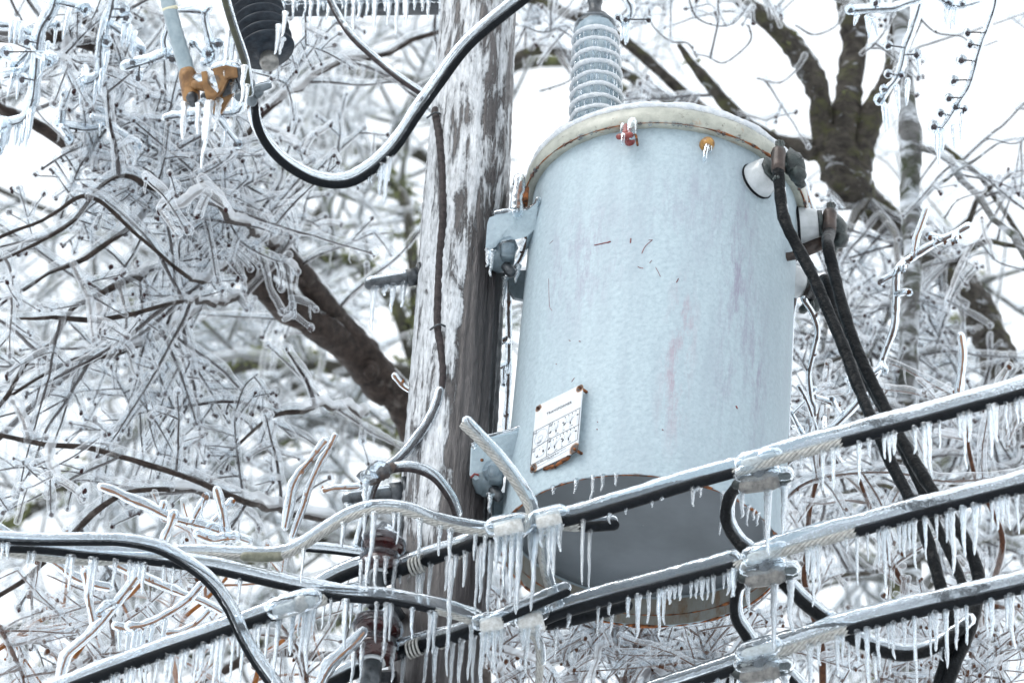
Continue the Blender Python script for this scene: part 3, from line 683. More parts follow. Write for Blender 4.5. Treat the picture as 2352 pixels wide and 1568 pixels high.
B().tube([P(1083, 1095, 8.36), P(1090, 1088, 8.36), P(1098, 1090, 8.36)], .003, 6).build('red_paint_mark', SCR, br2)

# ------------------------------------------------------------------ cables
def cable(name, label, cat, px, r, parts, ice=None, offv=(0, 0, 1), offk=.75, icic=(), group=None, mat=BLACK, jit=.02, imat=None, icej=.03):
    """px: pixel polyline with depth. parts: list of (t0,t1,'sheath'|'strand'). ice: (t0,t1,r_px)"""
    pts, _ = path(px, step=.012); n = len(pts); d = proj(pts[n//2])[2]; s = d/FPX
    t = thing(name, label, cat, pts[0], group=group); sub = lambda a_, b_: pts[int(a_*(n-1)):int(b_*(n-1))+1]
    for a_, b_, kd in parts:
        q = sub(a_, b_); rr = r*s
        if kd == 'strand': B().strands(q, rr, 7, .1).build('bare_conductor', ALU, t)
        elif kd == 'wrap': B().tube(q, rr*(1+.035*np.sin(np.arange(len(q))*1.3)+wob(len(q), .04, 4)), 14, jit=.03).build('sheath', WRAP, t)
        else: B().tube(q, rr*(1+wob(len(q), .012)), 14).build('sheath', mat, t)
    for (a_, b_, ri) in (ice or ()):
        q = sub(a_, b_); rr = ri*.74*s; m_ = len(q)
        if m_ < 3: continue
        B().tube(q, rr*(1+wob(m_, .03, 7)), 16, off=((rr*.8+r*s*.42) if offk > 0 else (rr-r*s)*offk)*(1+wob(m_, .05, 6)), offv=offv, jit=icej).build('ice_coat', imat or ICEC, t)
    if icic: icicles_on(t, pts, icic, r*s)
    return t, pts
GW = 'parallel secondary wires crossing in front of the transformer'
def D(x): return float(np.interp(x, [0, 880, 1200, 1750, 2400], [8.05, 8.05, 7.95, 7.85, 7.7]))
def DD(l, off=0): return [(x, y, D(x)+off) for x, y in l]
# three wires on the right
wa = [(1130, 1238), (1180, 1224), (1255, 1206), (1320, 1192), (1450, 1155), (1580, 1115), (1705, 1080), (1800, 1052), (1949, 1012), (2100, 972), (2250, 931), (2420, 885)]
cable('secondary_wire', 'iced black secondary wire, uppermost of three, crossing the foot of the grey can', 'cable', DD(wa), 12.5,
      [(.115, .44, 'sheath'), (.44, .64, 'strand'), (.638, 1, 'sheath')], [(.115, .455, 27), (.5, 1, 31)],
      icic=rspec(1345, 1360, 1, 140, 150)+rspec(1380, 1440, 3, 10, 40, 1)+rspec(1470, 1640, 6, 8, 60, 2)+rspec(1810, 1950, 6, 30, 95, 3)+rspec(1950, 2352, 24, 55, 125, 4), group=GW)
wb = [(1250, 1424), (1290, 1408), (1400, 1376), (1550, 1336), (1705, 1295), (1780, 1272), (1979, 1218), (2150, 1172), (2352, 1120), (2420, 1102)]
cable('secondary_wire', 'iced black secondary wire, middle one of three, over the can rusty bottom rim', 'cable', DD(wb), 12.5,
      [(.0, .38, 'sheath'), (.38, .63, 'strand'), (.628, 1, 'sheath')], [(.03, .385, 28), (.44, 1, 31)],
      icic=rspec(1310, 1420, 3, 15, 60, 5)+rspec(1430, 1700, 26, 40, 105, 6)+rspec(1830, 1960, 5, 30, 150, 7)+rspec(1970, 2352, 30, 55, 130, 8), group=GW)
wc = [(1380, 1640), (1480, 1606), (1600, 1566), (1700, 1532), (1760, 1508), (1850, 1478), (1949, 1446), (2100, 1408), (2250, 1374), (2352, 1350), (2430, 1331)]
cable('secondary_wire', 'iced black secondary wire, lowest of three, running to the bottom edge', 'cable', DD(wc), 12.5,
      [(.0, .31, 'sheath'), (.31, .56, 'strand'), (.558, 1, 'sheath')], [(.0, .315, 28), (.37, 1, 31)],
      icic=rspec(1560, 1700, 10, 40, 100, 9)+rspec(1810, 1960, 4, 50, 160, 10)+rspec(1965, 2352, 28, 60, 140, 11), group=GW)
# parallel stub behind splice
cable('wire_stub', 'short black capped wire stub below the upper splice', 'cable', [(1290, 1206, 7.99), (1345, 1209, 7.99), (1410, 1205, 7.99)], 13, [(0, .45, 'strand'), (.45, 1, 'sheath')], [(.4, 1, 15)], icic=[(1352, 135)])
cable('wire_stub', 'black wire doubled under the middle secondary wire', 'cable', [(1235, 1436, 8.0), (1290, 1428, 8.0), (1360, 1412, 8.0), (1440, 1390, 8.0)], 14, [(0, .15, 'strand'), (.15, 1, 'sheath')], [(.1, 1, 16)], icic=rspec(1270, 1430, 5, 20, 90, 20))
# dead ends to the insulators
cable('dead_end_wire', 'black wire tied with bare strand to the upper maroon insulator', 'cable', [(885, 1322, 8.1), (935, 1303, 8.08), (1000, 1280, 8.04), (1070, 1256, 8.0), (1140, 1230, 7.97)], 15, [(0, 1, 'sheath')], [(.1, .95, 22)], icic=rspec(955, 1110, 11, 60, 150, 21)+rspec(1110, 1135, 2, 120, 160, 24))
cable('dead_end_wire', 'black wire tied with bare strand to the lower maroon insulator', 'cable', [(850, 1530, 8.1), (900, 1505, 8.08), (980, 1480, 8.04), (1050, 1462, 8.0), (1110, 1440, 7.98)], 15, [(0, 1, 'sheath')], [(.1, .95, 22)], icic=rspec(930, 1090, 10, 55, 140, 22))
for x0, y0 in ((941, 1303), (1030, 1270), (935, 1494), (1005, 1472)):
    pt = P(x0, y0, 8.04); ax_ = unit(P(x0+60, y0-22, 8.02)-pt); b_ = B(); n_ = 70; tt_ = np.linspace(0, 1, n_); u_ = unit(np.cross(ax_, (0, 1, 0))); v_ = np.cross(u_, ax_)
    b_.tube(pt+ax_*(tt_[:, None]*.035)+.0185*(np.cos(tt_*25)[:, None]*u_+np.sin(tt_*25)[:, None]*v_), .0032, 6)
    w_ = thing('tie_wire', 'coil of bare tie wire wrapped on the %s black wire %s' % ('upper' if y0 < 1400 else 'lower', 'near the insulator' if x0 < 950 else 'at mid span'), 'tie wire', pt); b_.build('coil', ALU, w_)
# bare jumper from the left over to the upper splice, and its pigtail
wj = [(-40, 1262, 8.1), (200, 1290, 8.1), (420, 1274, 8.08), (560, 1278, 8.06), (640, 1277, 8.05), (690, 1258, 8.03), (740, 1226, 8.0), (800, 1190, 7.98), (860, 1172, 7.97), (930, 1176, 7.96), (1000, 1200, 7.95), (1070, 1217, 7.95), (1140, 1224, 7.95), (1230, 1208, 7.95)]
cable('bare_jumper', 'bare stranded aluminium jumper arching past the pole front into the upper splice', 'cable', wj, 9,
      [(0, 1, 'strand')], [(0, .97, 19)], icic=rspec(860, 930, 3, 40, 110, 30)+rspec(930, 1120, 7, 50, 130, 31)+rspec(690, 860, 3, 30, 110, 32)+rspec(1130, 1300, 14, 60, 165, 33), offk=.95)
cable('pigtail', 'bent bare strand pigtail sticking up from the upper splice beside the can', 'cable', [(1195, 1222, 7.93), (1212, 1205, 7.93), (1216, 1170, 7.94), (1190, 1120, 7.96), (1150, 1065, 7.98), (1105, 1015, 8.0), (1063, 975, 8.02)], 10, [(0, 1, 'strand')], [(0, 1, 17)], offv=(.6, -.2, .5), offk=.6)
cable('pigtail', 'bare strand tail hanging below the upper splice in front of the can bottom', 'cable', [(1245, 1235, 7.95), (1243, 1275, 7.96), (1255, 1330, 7.98), (1275, 1385, 8.0)], 9, [(0, 1, 'strand')], [(0, 1, 17)], offv=(.5, 0, .2))
cable('pigtail', 'bare strand tail hanging below the middle splice', 'cable', [(1215, 1450, 7.95), (1235, 1475, 7.96), (1240, 1520, 7.96), (1236, 1590, 7.96)], 9, [(0, 1, 'strand')], [(0, .6, 13)], offv=(.5, 0, .2))
cable('wire_stub', 'iced black wire tail pointing up right over the middle splice', 'cable', [(1125, 1437, 7.93), (1180, 1412, 7.92), (1240, 1386, 7.92), (1302, 1360, 7.92)], 9, [(0, .2, 'strand'), (.2, 1, 'sheath')], [(0, 1, 21)])
# left spans
wl = [(-40, 1258, 8.05), (100, 1264, 8.05), (200, 1275, 8.05), (300, 1284, 8.05), (400, 1297, 8.04), (500, 1312, 8.03), (667, 1350, 8.0), (784, 1372, 7.98), (900, 1382, 7.96), (1000, 1402, 7.95), (1050, 1416, 7.95), (1095, 1432, 7.95)]
cable('service_wire', 'long black wire from the left edge sagging past the pole to the middle splice', 'cable', wl, 8.5, [(0, .92, 'sheath'), (.92, 1, 'strand')], [(0, 1, 24)],
      icic=rspec(60, 210, 6, 20, 90, 40)+rspec(210, 400, 12, 40, 130, 41)+rspec(540, 560, 1, 90, 110, 44)+rspec(660, 870, 9, 40, 130, 42)+rspec(870, 1090, 12, 50, 150, 43), offk=.9)
wf = [(-40, 1240, 7.98), (80, 1246, 7.98), (200, 1246, 7.97), (280, 1248, 7.96), (354, 1262, 7.95), (410, 1290, 7.94), (474, 1338, 7.92), (520, 1399, 7.9), (552, 1468, 7.88), (585, 1525, 7.87), (640, 1600, 7.85)]
cable('service_wire', 'black wire curving down from the left edge to the bottom, crossing over another', 'cable', wf, 7, [(0, 1, 'sheath')], [(0, 1, 20)], offk=.85, offv=(.5, -.1, .8), icic=rspec(0, 60, 2, 20, 60, 47))
wd = [(60, 1620, 7.95), (200, 1564, 7.95), (350, 1508, 7.95), (480, 1464, 7.95), (627, 1412, 7.95), (700, 1392, 7.96), (745, 1376, 7.97)]
cable('secondary_wire', 'thick iced black wire rising from the bottom left corner to a grey clamp', 'cable', wd, 13.5, [(0, .84, 'sheath'), (.84, 1, 'strand')], [(0, .83, 26)],
      icic=rspec(190, 400, 14, 40, 110, 50)+rspec(400, 620, 20, 50, 130, 51)+rspec(620, 730, 9, 60, 130, 52))
cable('secondary_wire', 'short iced black wire between the grey clamp and the pole', 'cable', [(745, 1377, 8.1), (830, 1356, 8.12), (900, 1330, 8.15)], 10, [(0, 1, 'sheath')], [(0, 1, 18)], icic=rspec(750, 880, 6, 30, 90, 53))
cable('secondary_wire', 'iced black wire ending at the lower insulator from the bottom edge', 'cable', [(700, 1610, 8.05), (780, 1560, 8.05), (850, 1530, 8.08)], 15, [(0, 1, 'sheath')], [(0, 1, 24)], icic=rspec(720, 850, 7, 30, 90, 54))
cable('secondary_wire', 'iced black wire ending at the upper insulator from the left', 'cable', [(735, 1350, 8.12), (790, 1322, 8.12), (850, 1300, 8.12), (880, 1290, 8.12)], 13, [(0, 1, 'sheath')], [(0, .9, 23)])
cable('thin_jumper', 'pair of thin iced wires ending left of the upper insulator', 'cable', [(690, 1262, 8.15), (760, 1268, 8.15), (850, 1280, 8.15)], 4, [(0, 1, 'sheath')], [(0, 1, 16)])
# loop beside the pole top
wt = [(577, 205, 8.6), (584, 240, 8.6), (590, 285, 8.6), (612, 332, 8.62), (655, 378, 8.65), (720, 415, 8.68), (785, 424, 8.72), (840, 403, 8.75), (905, 345, 8.8), (960, 265, 8.85), (1010, 195, 8.9), (1070, 115, 8.92), (1130, 60, 8.95), (1220, -10, 9.0), (1300, -70, 9.0)]
cable('primary_lead', 'thick iced black lead looping from the cutout up across the pole', 'cable', wt, 9.5, [(0, 1, 'sheath')], [(.05, 1, 20)], offv=(-.35, -.1, .95), offk=.7, icic=[(845, 14), (852, 22), (866, 20), (876, 70), (890, 108), (898, 60), (880, 40)])
cable('thin_wire', 'thin brown wire slanting down from the crossarm to the pole', 'cable', [(745, -20, 9.2), (775, 40, 9.15), (810, 90, 9.1), (870, 145, 9.05), (920, 185, 9.0), (975, 222, 8.98)], 5, [(0, 1, 'sheath')], [(.0, 1, 10)], mat=GROUNDW, offv=(.3, 0, .9))
cable('cutout_lead', 'straight iced black lead coming down in front of the dark ribbed insulator', 'cable', [(508, -30, 8.5), (530, 50, 8.5), (550, 110, 8.5), (565, 160, 8.5), (572, 215, 8.5)], 7, [(0, 1, 'sheath')], [(0, 1, 14)], offk=.2, mat=simple('mossy dark wire', (.01, .012, .008), (.04, .045, .015), .5), icic=[(563, 90), (570, 60)])
cable('ground_jumper', 'brown wire arching from the clamp over the pole face', 'cable', [(870, 1092, 8.12), (905, 1080, 8.1), (950, 1080, 8.1), (995, 1100, 8.12), (1030, 1145, 8.15), (1046, 1185, 8.18)], 5.5, [(0, 1, 'sheath')], [(0, 1, 15)], mat=GROUNDW, offv=(.4, -.1, 1), offk=.8)
cable('ground_jumper', 'brown wire dropping from the clamp behind the bare jumper', 'cable', [(880, 1085, 8.1), (862, 1120, 8.1), (850, 1160, 8.1), (838, 1200, 8.12), (826, 1250, 8.15)], 5.5, [(0, 1, 'sheath')], [(0, 1, 12)], mat=GROUNDW, offv=(-.7, 0, .1))
t = thing('ground_clamp', 'ice wrapped brown clamp joining the ground wires left of the pole', 'clamp', P(875, 1088, 8.1))
b_ = B(); b_.tube(spline([P(855, 1105, 8.1), P(876, 1088, 8.09), P(902, 1072, 8.1)], .01), .011, 8, jit=.1); b_.ball(P(880, 1088, 8.08), .016, 9, 6, jit=.12); b_.tube([P(833, 1108, 8.08), P(862, 1100, 8.08)], .006, 8); b_.build('clamp_body', COP, t)
b_ = B(); b_.ball(P(872, 1078, 8.08), .022, 10, 7, (1.3, 1, .9), .06); b_.ball(P(845, 1094, 8.07), .019, 10, 7, (1.3, 1, .8), .06); b_.build('ice_coat', ICE, t)
icicle(t, P(840, 1105, 8.07), 8*8.07/FPX, 70*8.07/FPX/.81)
# black wrapped leads from the low voltage bushings
GL = 'black leads hanging from the low voltage bushings'
a_ = proj(LVT[0]); b2 = proj(LVT[1]); b3 = proj(LVT[2]); print('LV', a_, b2, b3)
def lead(label, st_, px, r=14.5, ice=((.03, 1, 9),), ov=(.8, .1, .1), g=GL, kd='wrap', ic=()):
    pr = proj(st_); full = [(pr[0], pr[1], pr[2])]+px
    return cable('bushing_lead', label, 'cable', full, r, [(0, 1, kd)], ice, offv=ov, offk=-1.1, group=g, imat=ICE, icic=ic)
lead('black wrapped lead from the nearest low voltage bushing, leftmost of three', LVT[0],
     [(1796, 480, 8.55), (1809, 523, 8.52), (1836, 575, 8.5), (1869, 639, 8.45), (1906, 723, 8.4), (1941, 806, 8.34), (1972, 890, 8.28), (2010, 980, 8.2), (2050, 1070, 8.16), (2100, 1165, 8.1), (2130, 1240, 8.06), (2160, 1345, 8.0), (2185, 1450, 7.96), (2170, 1520, 7.94), (2150, 1600, 7.92)])
lead('black wrapped lead from the second bushing, rightmost of three', LVT[1],
     [(1901, 560, 8.62), (1914, 620, 8.58), (1940, 720, 8.5), (1973, 815, 8.44), (2022, 915, 8.38), (2066, 1000, 8.3), (2106, 1070, 8.24), (2152, 1142, 8.18), (2212, 1231, 8.1), (2248, 1325, 8.06), (2240, 1400, 8.0), (2222, 1460, 7.95), (2195, 1520, 7.92), (2165, 1600, 7.9)])
lead('thinner black lead from the hidden bushing, between the other two', LVT[2],
     [(1895, 640, 8.72), (1915, 710, 8.66), (1948, 790, 8.58), (1995, 880, 8.52), (2050, 985, 8.4), (2110, 1110, 8.3), (2168, 1242, 8.2), (2209, 1335, 8.12), (2225, 1400, 8.05)], 11)
# drip loops under the connectors
def loop(label, px, r=13, ice=18, ov=(.5, 0, .8), ic=()): return cable('drip_loop', label, 'cable', px, r, [(0, 1, 'wrap')], [(0, 1, ice)], offv=ov, offk=.9, group='drip loops under the splices', icic=ic)
loop('black curl hooking down from the upper right clamp', [(1745, 1107, 7.92), (1710, 1110, 7.95), (1682, 1130, 8.0), (1668, 1165, 8.02), (1670, 1205, 8.02), (1690, 1240, 8.0), (1715, 1265, 7.98), (1790, 1330, 7.96), (1840, 1380, 7.95), (1900, 1428, 7.95)])
loop('black curl hooking down from the middle right clamp', [(1755, 1320, 7.9), (1715, 1332, 7.93), (1692, 1355, 7.95), (1686, 1390, 7.96), (1690, 1425, 7.96), (1712, 1460, 7.95), (1735, 1500, 7.94)], 11)
loop('long black loop sagging from the middle splice to the leads', [(1900, 1425, 7.95), (1960, 1468, 7.93), (2020, 1494, 7.92), (2080, 1505, 7.92), (2140, 1490, 7.92), (2200, 1450, 7.93), (2225, 1425, 7.95)], 14, 22, ic=rspec(1950, 2180, 12, 10, 60, 60))
loop('black curl hooking down from the lowest right clamp', [(1745, 1528, 7.88), (1710, 1535, 7.9), (1685, 1550, 7.92), (1672, 1590, 7.92)], 12)
loop('black wire leaving the bottom edge under the lowest clamp', [(1760, 1510, 7.93), (1800, 1550, 7.93), (1850, 1600, 7.93)], 13, 20)

# ------------------------------------------------------------------ splices and clamps
def rod(p0, p1, r, k=12, **kw): return B().tube([p0, (p0+p1)/2, p1], r, k, **kw)
def splice(label, x, y, x2, y2, d, icic=()):
    t = thing('splice_block', label, 'wire splice', P(x, y, d), group='pale aluminium splice blocks'); p0, p1 = P(x, y, d), P(x2, y2, d); s = d/FPX
    ax_ = unit(p1-p0); u_ = unit(np.cross(ax_, (0, 1, 0))); v_ = np.cross(ax_, u_); L_ = np.linalg.norm(p1-p0)
    if u_[2] < 0: u_ = -u_
    MM = Matrix(((ax_[0], v_[0], u_[0], (p0+p1)[0]/2), (ax_[1], v_[1], u_[1], (p0+p1)[1]/2), (ax_[2], v_[2], u_[2], (p0+p1)[2]/2), (0, 0, 0, 1)))
    b_ = B(); b_.box((0, 0, 0), (L_/2, .018, 18*s), MM, .12); b_.box((0, -.012, 3*s), (L_/2*.94, .012, 8*s), MM, .15); b_.box((0, -.012, -12*s), (L_/2*.97, .01, 5*s), MM, .15); o_ = b_.build('connector_body', ALUB, t, auto=50)
    b_ = B(); b_.tube([p0+u_*6*s+[0, -.002, 0], (p0+p1)/2+u_*8*s, p1+u_*6*s], 21*s, 14, jit=.05, off=9*s); b_.build('ice_coat', ICE, t)
    for x_, l_ in icic:
        f_ = (x_-x)/(x2-x); p = p0+(p1-p0)*f_-u_*17*s; icicle(t, p, 8*s, l_*s/.81)
splice('pale iced splice block nearest the pole on the upper wire', 1135, 1222, 1202, 1208, 7.93, [(1140, 70), (1158, 110), (1175, 150), (1190, 165)])
splice('pale iced splice block just left of where the black upper wire starts', 1232, 1204, 1290, 1190, 7.93, [(1240, 40), (1258, 105), (1270, 110), (1283, 60)])
splice('pale iced splice block nearest the pole on the middle wire', 1103, 1441, 1157, 1432, 7.93, [(1108, 130), (1122, 60), (1135, 90), (1150, 55)])
splice('pale iced splice block with the black tail above it on the middle wire', 1190, 1434, 1248, 1420, 7.93, [(1196, 35), (1208, 95), (1233, 50)])
GC = 'compression clamps with round barrels'
def clamp(label, x, y, d=7.86):
    t = thing('tap_clamp', label, 'wire clamp', P(x, y, d), group=GC); s = d/FPX
    b_ = B(); b_.tube([P(x-30, y+6, d), P(x, y-2, d), P(x+28, y-9, d)], 17*s, 12, jit=.03).build('upper_jaw', ALUB, t)
    b_ = B(); b_.tube([P(x-32, y+54, d), P(x, y+50, d), P(x+25, y+45, d)], 20*s, 14, jit=.02); b_.tube([P(x+20, y+44, d), P(x+28, y+43, d)], 23*s, 14); b_.build('barrel', simple('mottled zinc barrel', (.09, .088, .085), (.22, .215, .2), .5, .1, 60, .5), t)
    b_ = B(); b_.tube([P(x-52, y+52, d), P(x-28, y+50, d)], 12*s, 10); b_.tube([P(x+22, y+44, d), P(x+64, y+36, d)], 14*s, 10, jit=.06); b_.build('wire_ends', VERD, t)
    b_ = B(); b_.tube([P(x, y, d+.005), P(x, y+48, d+.005)], 20*s, 10); b_.build('web', STEEL, t)
    b_ = B(); b_.tube([P(x-34, y+2, d), P(x, y-7, d), P(x+30, y-14, d)], 25*s, 14, jit=.04); b_.tube([P(x-38, y+30, d), P(x, y+26, d), P(x+26, y+20, d)], 24*s, 14, jit=.05); b_.tube([P(x+28, y+30, d), P(x+62, y+28, d)], 20*s, 12, jit=.05); b_.build('ice_coat', ICE, t)
    for dx, l_ in ((-40, 60), (20, 150), (58, 110)): icicle(t, P(x+dx, y+62-dx*.1, d), (7 if l_ < 100 else 10)*s, l_*s/.81)
clamp('iced tap clamp on the upper wire beside the right edge of the can', 1744, 1060)
clamp('iced tap clamp on the middle wire under the right edge of the can', 1758, 1276, 7.85)
clamp('iced tap clamp on the lowest wire near the bottom edge', 1745, 1496, 7.84)
t = thing('wire_clamp', 'grey ice covered clamp on the thick lower left wire', 'wire clamp', P(675, 1395, 7.93))
b_ = B(); b_.tube([P(640, 1404, 7.93), P(672, 1396, 7.93), P(712, 1382, 7.93)], .017, 10, jit=.08); b_.ball(P(690, 1385, 7.92), .02, 10, 6, jit=.1); b_.build('clamp_body', simple('dull zinc', (.2, .22, .23), (.42, .44, .44), .4, .2, 50), t)
B().tube([P(632, 1396, 7.93), P(675, 1384, 7.93), P(716, 1372, 7.93)], .025, 12, jit=.06).build('ice_coat', ICE, t)
t = thing('wire_sleeve', 'olive grey crimp sleeve on the bare jumper left of the pole', 'wire sleeve', P(602, 1278, 8.04))
B().tube([P(563, 1278, 8.05), P(602, 1279, 8.05), P(642, 1277, 8.05)], 12*8.05/FPX, 12).build('sleeve', simple('olive crimp', (.08, .085, .06), (.2, .2, .15), .5, .3, 50), t)

# ------------------------------------------------------------------ spool insulators
def spool(label, cx, cy_, w_, d, ics):
    s = d/FPX; base = P(cx, cy_, d); t = thing('spool_insulator', label, 'insulator', base, group='maroon pin insulators on the pole')
    MM = Matrix.Translation(Vector(base)) @ Matrix.Rotation(R(3), 4, 'Y')
    q = w_*s
    prof = [(q*.35, -.8*q), (q*.9, -.62*q), (q, -.45*q), (q*.98, -.2*q), (q*.8, .05*q), (q*.5, .15*q), (q*.48, .45*q), (q*.85, .55*q), (q*1.0, .72*q), (q*.95, .95*q), (q*.7, 1.15*q), (q*.4, 1.25*q)]
    o_ = B().lathe(prof, 40, MM).build('porcelain_body', MAROON, t)
    prof = [(q*1.0, .7*q), (q*1.12, .8*q), (q*1.05, 1.05*q), (q*.75, 1.3*q), (q*.5, 1.4*q), (q*.45, 1.75*q), (q*.3, 1.95*q)]
    B().lathe(prof, 30, MM, jit=.0015).build('ice_cap', ICE, o_)
    B().lathe([(q*.98, -.15*q), (q*1.06, .0), (q*.9, .2*q), (q*.6, .3*q)], 30, MM, jit=.0012).build('ice_coat', ICE, o_)
    B().lathe([(q*.5, -.72*q), (q*.55, -.9*q), (q*.5, -.92*q), (q*.4, -.9*q)], 20, MM).build('washer', PORC, t)
    B().lathe([(q*.42, -.7*q), (q*.42, -2.6*q)], 14, MM).build('pin', STEEL, t)
    for dx, l_ in ics:
        x_ = dx*q; y_ = -math.sqrt(max(0, 1-(dx/1.02)**2))*q*.95; icicle(t, base+np.array([x_, y_, -.45*q]), 7*s, l_*s/.81)
spool('maroon insulator on the pole, upper one above the long black wire', 876, 1285, 48, 8.12, [(-.9, 60), (-.6, 70), (-.2, 80), (.25, 60), (.7, 75), (.95, 40)])
spool('maroon insulator on the pole, lower one near the bottom edge', 862, 1480, 54, 8.05, [(-.85, 90), (-.5, 80), (.4, 40), (.8, 75)])
t = thing('insulator_bracket', 'dark steel rack bracket holding the insulators to the pole', 'bracket', P(930, 1400, 8.28))
b_ = B(); x1_ = pole_c(P(940, 1300, 8.3)[2])
beam(b_, P(925, 1200, 8.4), P(915, 1640, 8.18), .02, .001)
b_.sheet([P(908, 1180, 8.42), P(942, 1180, 8.42), P(930, 1650, 8.15), P(896, 1650, 8.15)], (0, 1, .3), .02)
b_.tube([P(876, 1360, 8.15), P(905, 1395, 8.2), P(928, 1430, 8.25)], .014, 8); b_.tube([P(880, 1275, 8.2), P(925, 1270, 8.32)], .013, 8); b_.tube([P(866, 1555, 8.1), P(925, 1550, 8.2)], .016, 8)
b_.build('rack_bar', STEEL, t, auto=40)

# ------------------------------------------------------------------ fused cutout, top left
t = thing('fused_cutout', 'fused cutout with dark ribbed insulator and yellow bronze hinge under the crossarm', 'cutout', P(590, 60, 8.75))
pt0, pt1 = P(612, 118, 8.72), P(560, -90, 8.9); ax_ = unit(pt1-pt0); u_ = unit(np.cross(ax_, (0, 1, 0))); v_ = np.cross(ax_, u_)
v_ = np.cross(ax_, u_)
MC = Matrix(((u_[0], v_[0], ax_[0], pt0[0]), (u_[1], v_[1], ax_[1], pt0[1]), (u_[2], v_[2], ax_[2], pt0[2]), (0, 0, 0, 1)))
prof = [(.022, -.012), (.026, -.002), (.04, .0)]; s = 8.75/FPX
for i in range(9):
    z = i*.0305; k = 1-.012*i; prof += [(.068*k, z+.002), (.0705*k, z+.006), (.066*k, z+.012), (.042*k, z+.024), (.042*k, z+.0285)]
co = B().lathe(prof, 48, MC).build('ribbed_insulator', POLYM, t)
B().lathe([(.012, -.05), (.022, -.047), (.024, -.03), (.018, -.022), (.016, .0)], 24, Matrix(MC)).build('end_cap', simple('dull nickel', (.18, .18, .17), (.36, .35, .33), .35, .6, 40), t)
ic = B()
for i in range(9):
    z = i*.0305+.01; n_ = 60; a = np.linspace(0, 2*np.pi, n_); p = np.stack([.066*np.cos(a), .066*np.sin(a), np.full(n_, z)], -1); ic.tube(tr(MC, p), .0028+wob(n_, .0005), 6, jit=.1, rnd=False)
for x, y, l_ in ((525, 70, 110), (536, 90, 90), (545, 120, 100), (556, 140, 90), (640, 60, 70), (648, 90, 40), (655, 30, 60)): icicle(t, P(x, y, 8.66), 7*s, l_*s/.81)
ft = [(372, -60, 8.78), (385, 0, 8.75), (402, 70, 8.72), (420, 130, 8.7), (434, 180, 8.68)]
pts, _ = path(ft, step=.01); B().tube(pts, np.linspace(16, 19, len(pts))*s*(1+.03*np.sin(np.arange(len(pts))*2.2)), 18, jit=.01).build('fuse_tube', FIBRE, t)
B().tube([P(390, 17, 8.74), P(392, 25, 8.74)], 18.5*s, 16, rnd=False).build('tube_ring', simple('cream ring', (.6, .58, .42)), t)
b_ = B(); b_.tube([P(431, 172, 8.68), P(437, 200, 8.67), P(440, 226, 8.66)], [21*s, 22*s, 20*s], 18); b_.tube([P(448, 195, 8.65), P(470, 200, 8.65)], 11*s, 10, jit=.05)
fr = [P(*q) for q in ((466, 168, 8.62), (474, 164, 8.62), (484, 195, 8.62), (497, 203, 8.62), (508, 195, 8.62), (490, 175, 8.62), (487, 158, 8.62), (520, 152, 8.62), (546, 158, 8.62), (548, 178, 8.62), (525, 178, 8.62), (510, 215, 8.62), (492, 232, 8.62), (478, 228, 8.62), (470, 200, 8.62))]
def flat(b_, fr, th):                              # extruded casting outline, fan capped from its centroid
    b_.sheet(fr, -fwd, th)
flat(b_, [P(*q) for q in ((464, 167, 8.62), (476, 165, 8.62), (486, 200, 8.62), (500, 214, 8.62), (505, 222, 8.62), (490, 236, 8.62), (476, 230, 8.62), (468, 200, 8.62))], .05)
flat(b_, [P(*q) for q in ((492, 232, 8.61), (506, 214, 8.61), (490, 160, 8.61), (520, 152, 8.61), (546, 158, 8.61), (548, 180, 8.61), (528, 178, 8.61), (512, 212, 8.61))], .05)
flat(b_, [P(*q) for q in ((492, 228, 8.66), (515, 210, 8.66), (540, 195, 8.66), (538, 215, 8.66), (510, 262, 8.66), (490, 262, 8.66))], .03)
b_.build('bronze_hinge', BRZ, t, auto=35)
b_ = B(); b_.tube([P(441, 224, 8.65), P(443, 234, 8.645)], [15*s, 13*s], 16); b_.ball(P(470, 222, 8.63), 10*s, 8, 6, jit=.05); b_.tube([P(548, 168, 8.6), P(560, 200, 8.6)], 12*s, 8); flat(b_, [P(*q) for q in ((515, 190, 8.64), (545, 175, 8.64), (545, 210, 8.64), (512, 225, 8.64))], .03); b_.build('hinge_hardware', STEEL, t, auto=40)
b_ = B(); b_.tube(spline([P(492, 156, 8.6), P(515, 148, 8.6), P(545, 152, 8.6)], .01), 9*s, 10, jit=.08); b_.ball(P(494, 185, 8.59), 16*s, 10, 7, (1, .8, .9), .1); b_.ball(P(460, 178, 8.62), 12*s, 10, 7, (1.4, .8, .8), .1); b_.ball(P(468, 236, 8.6), 13*s, 10, 7, (1.2, .8, .9), .1); b_.build('ice_coat', ICE, t)
for x, y, l_, d in ((425, 240, 85, 8.63), (458, 240, 70, 8.6), (483, 235, 155, 8.59), (477, 238, 90, 8.59), (503, 230, 78, 8.6), (538, 195, 22, 8.6)): icicle(t, P(x, y, d), 8*s, l_*s/.81)
t = thing('hot_line_clamp', 'dark steel clamp gripping the lead below the cutout', 'clamp', P(580, 215, 8.55))
b_ = B(); b_.tube([P(552, 222, 8.55), P(582, 218, 8.55)], 13*s, 8, jit=.06); b_.tube([P(570, 190, 8.55), P(578, 232, 8.55)], 14*s, 8, jit=.06); b_.tube([P(590, 205, 8.54), P(618, 198, 8.54)], [11*s, 7*s], 8); b_.ball(P(592, 212, 8.54), 14*s, 8, 6, jit=.06); b_.build('clamp_body', simple('blue grey clamp steel', (.06, .075, .085), (.15, .18, .2), .4, .4, 50), t)
B().tube([P(590, 195, 8.54), P(618, 189, 8.54)], 6*s, 8, jit=.1).build('ice_coat', ICE, t)

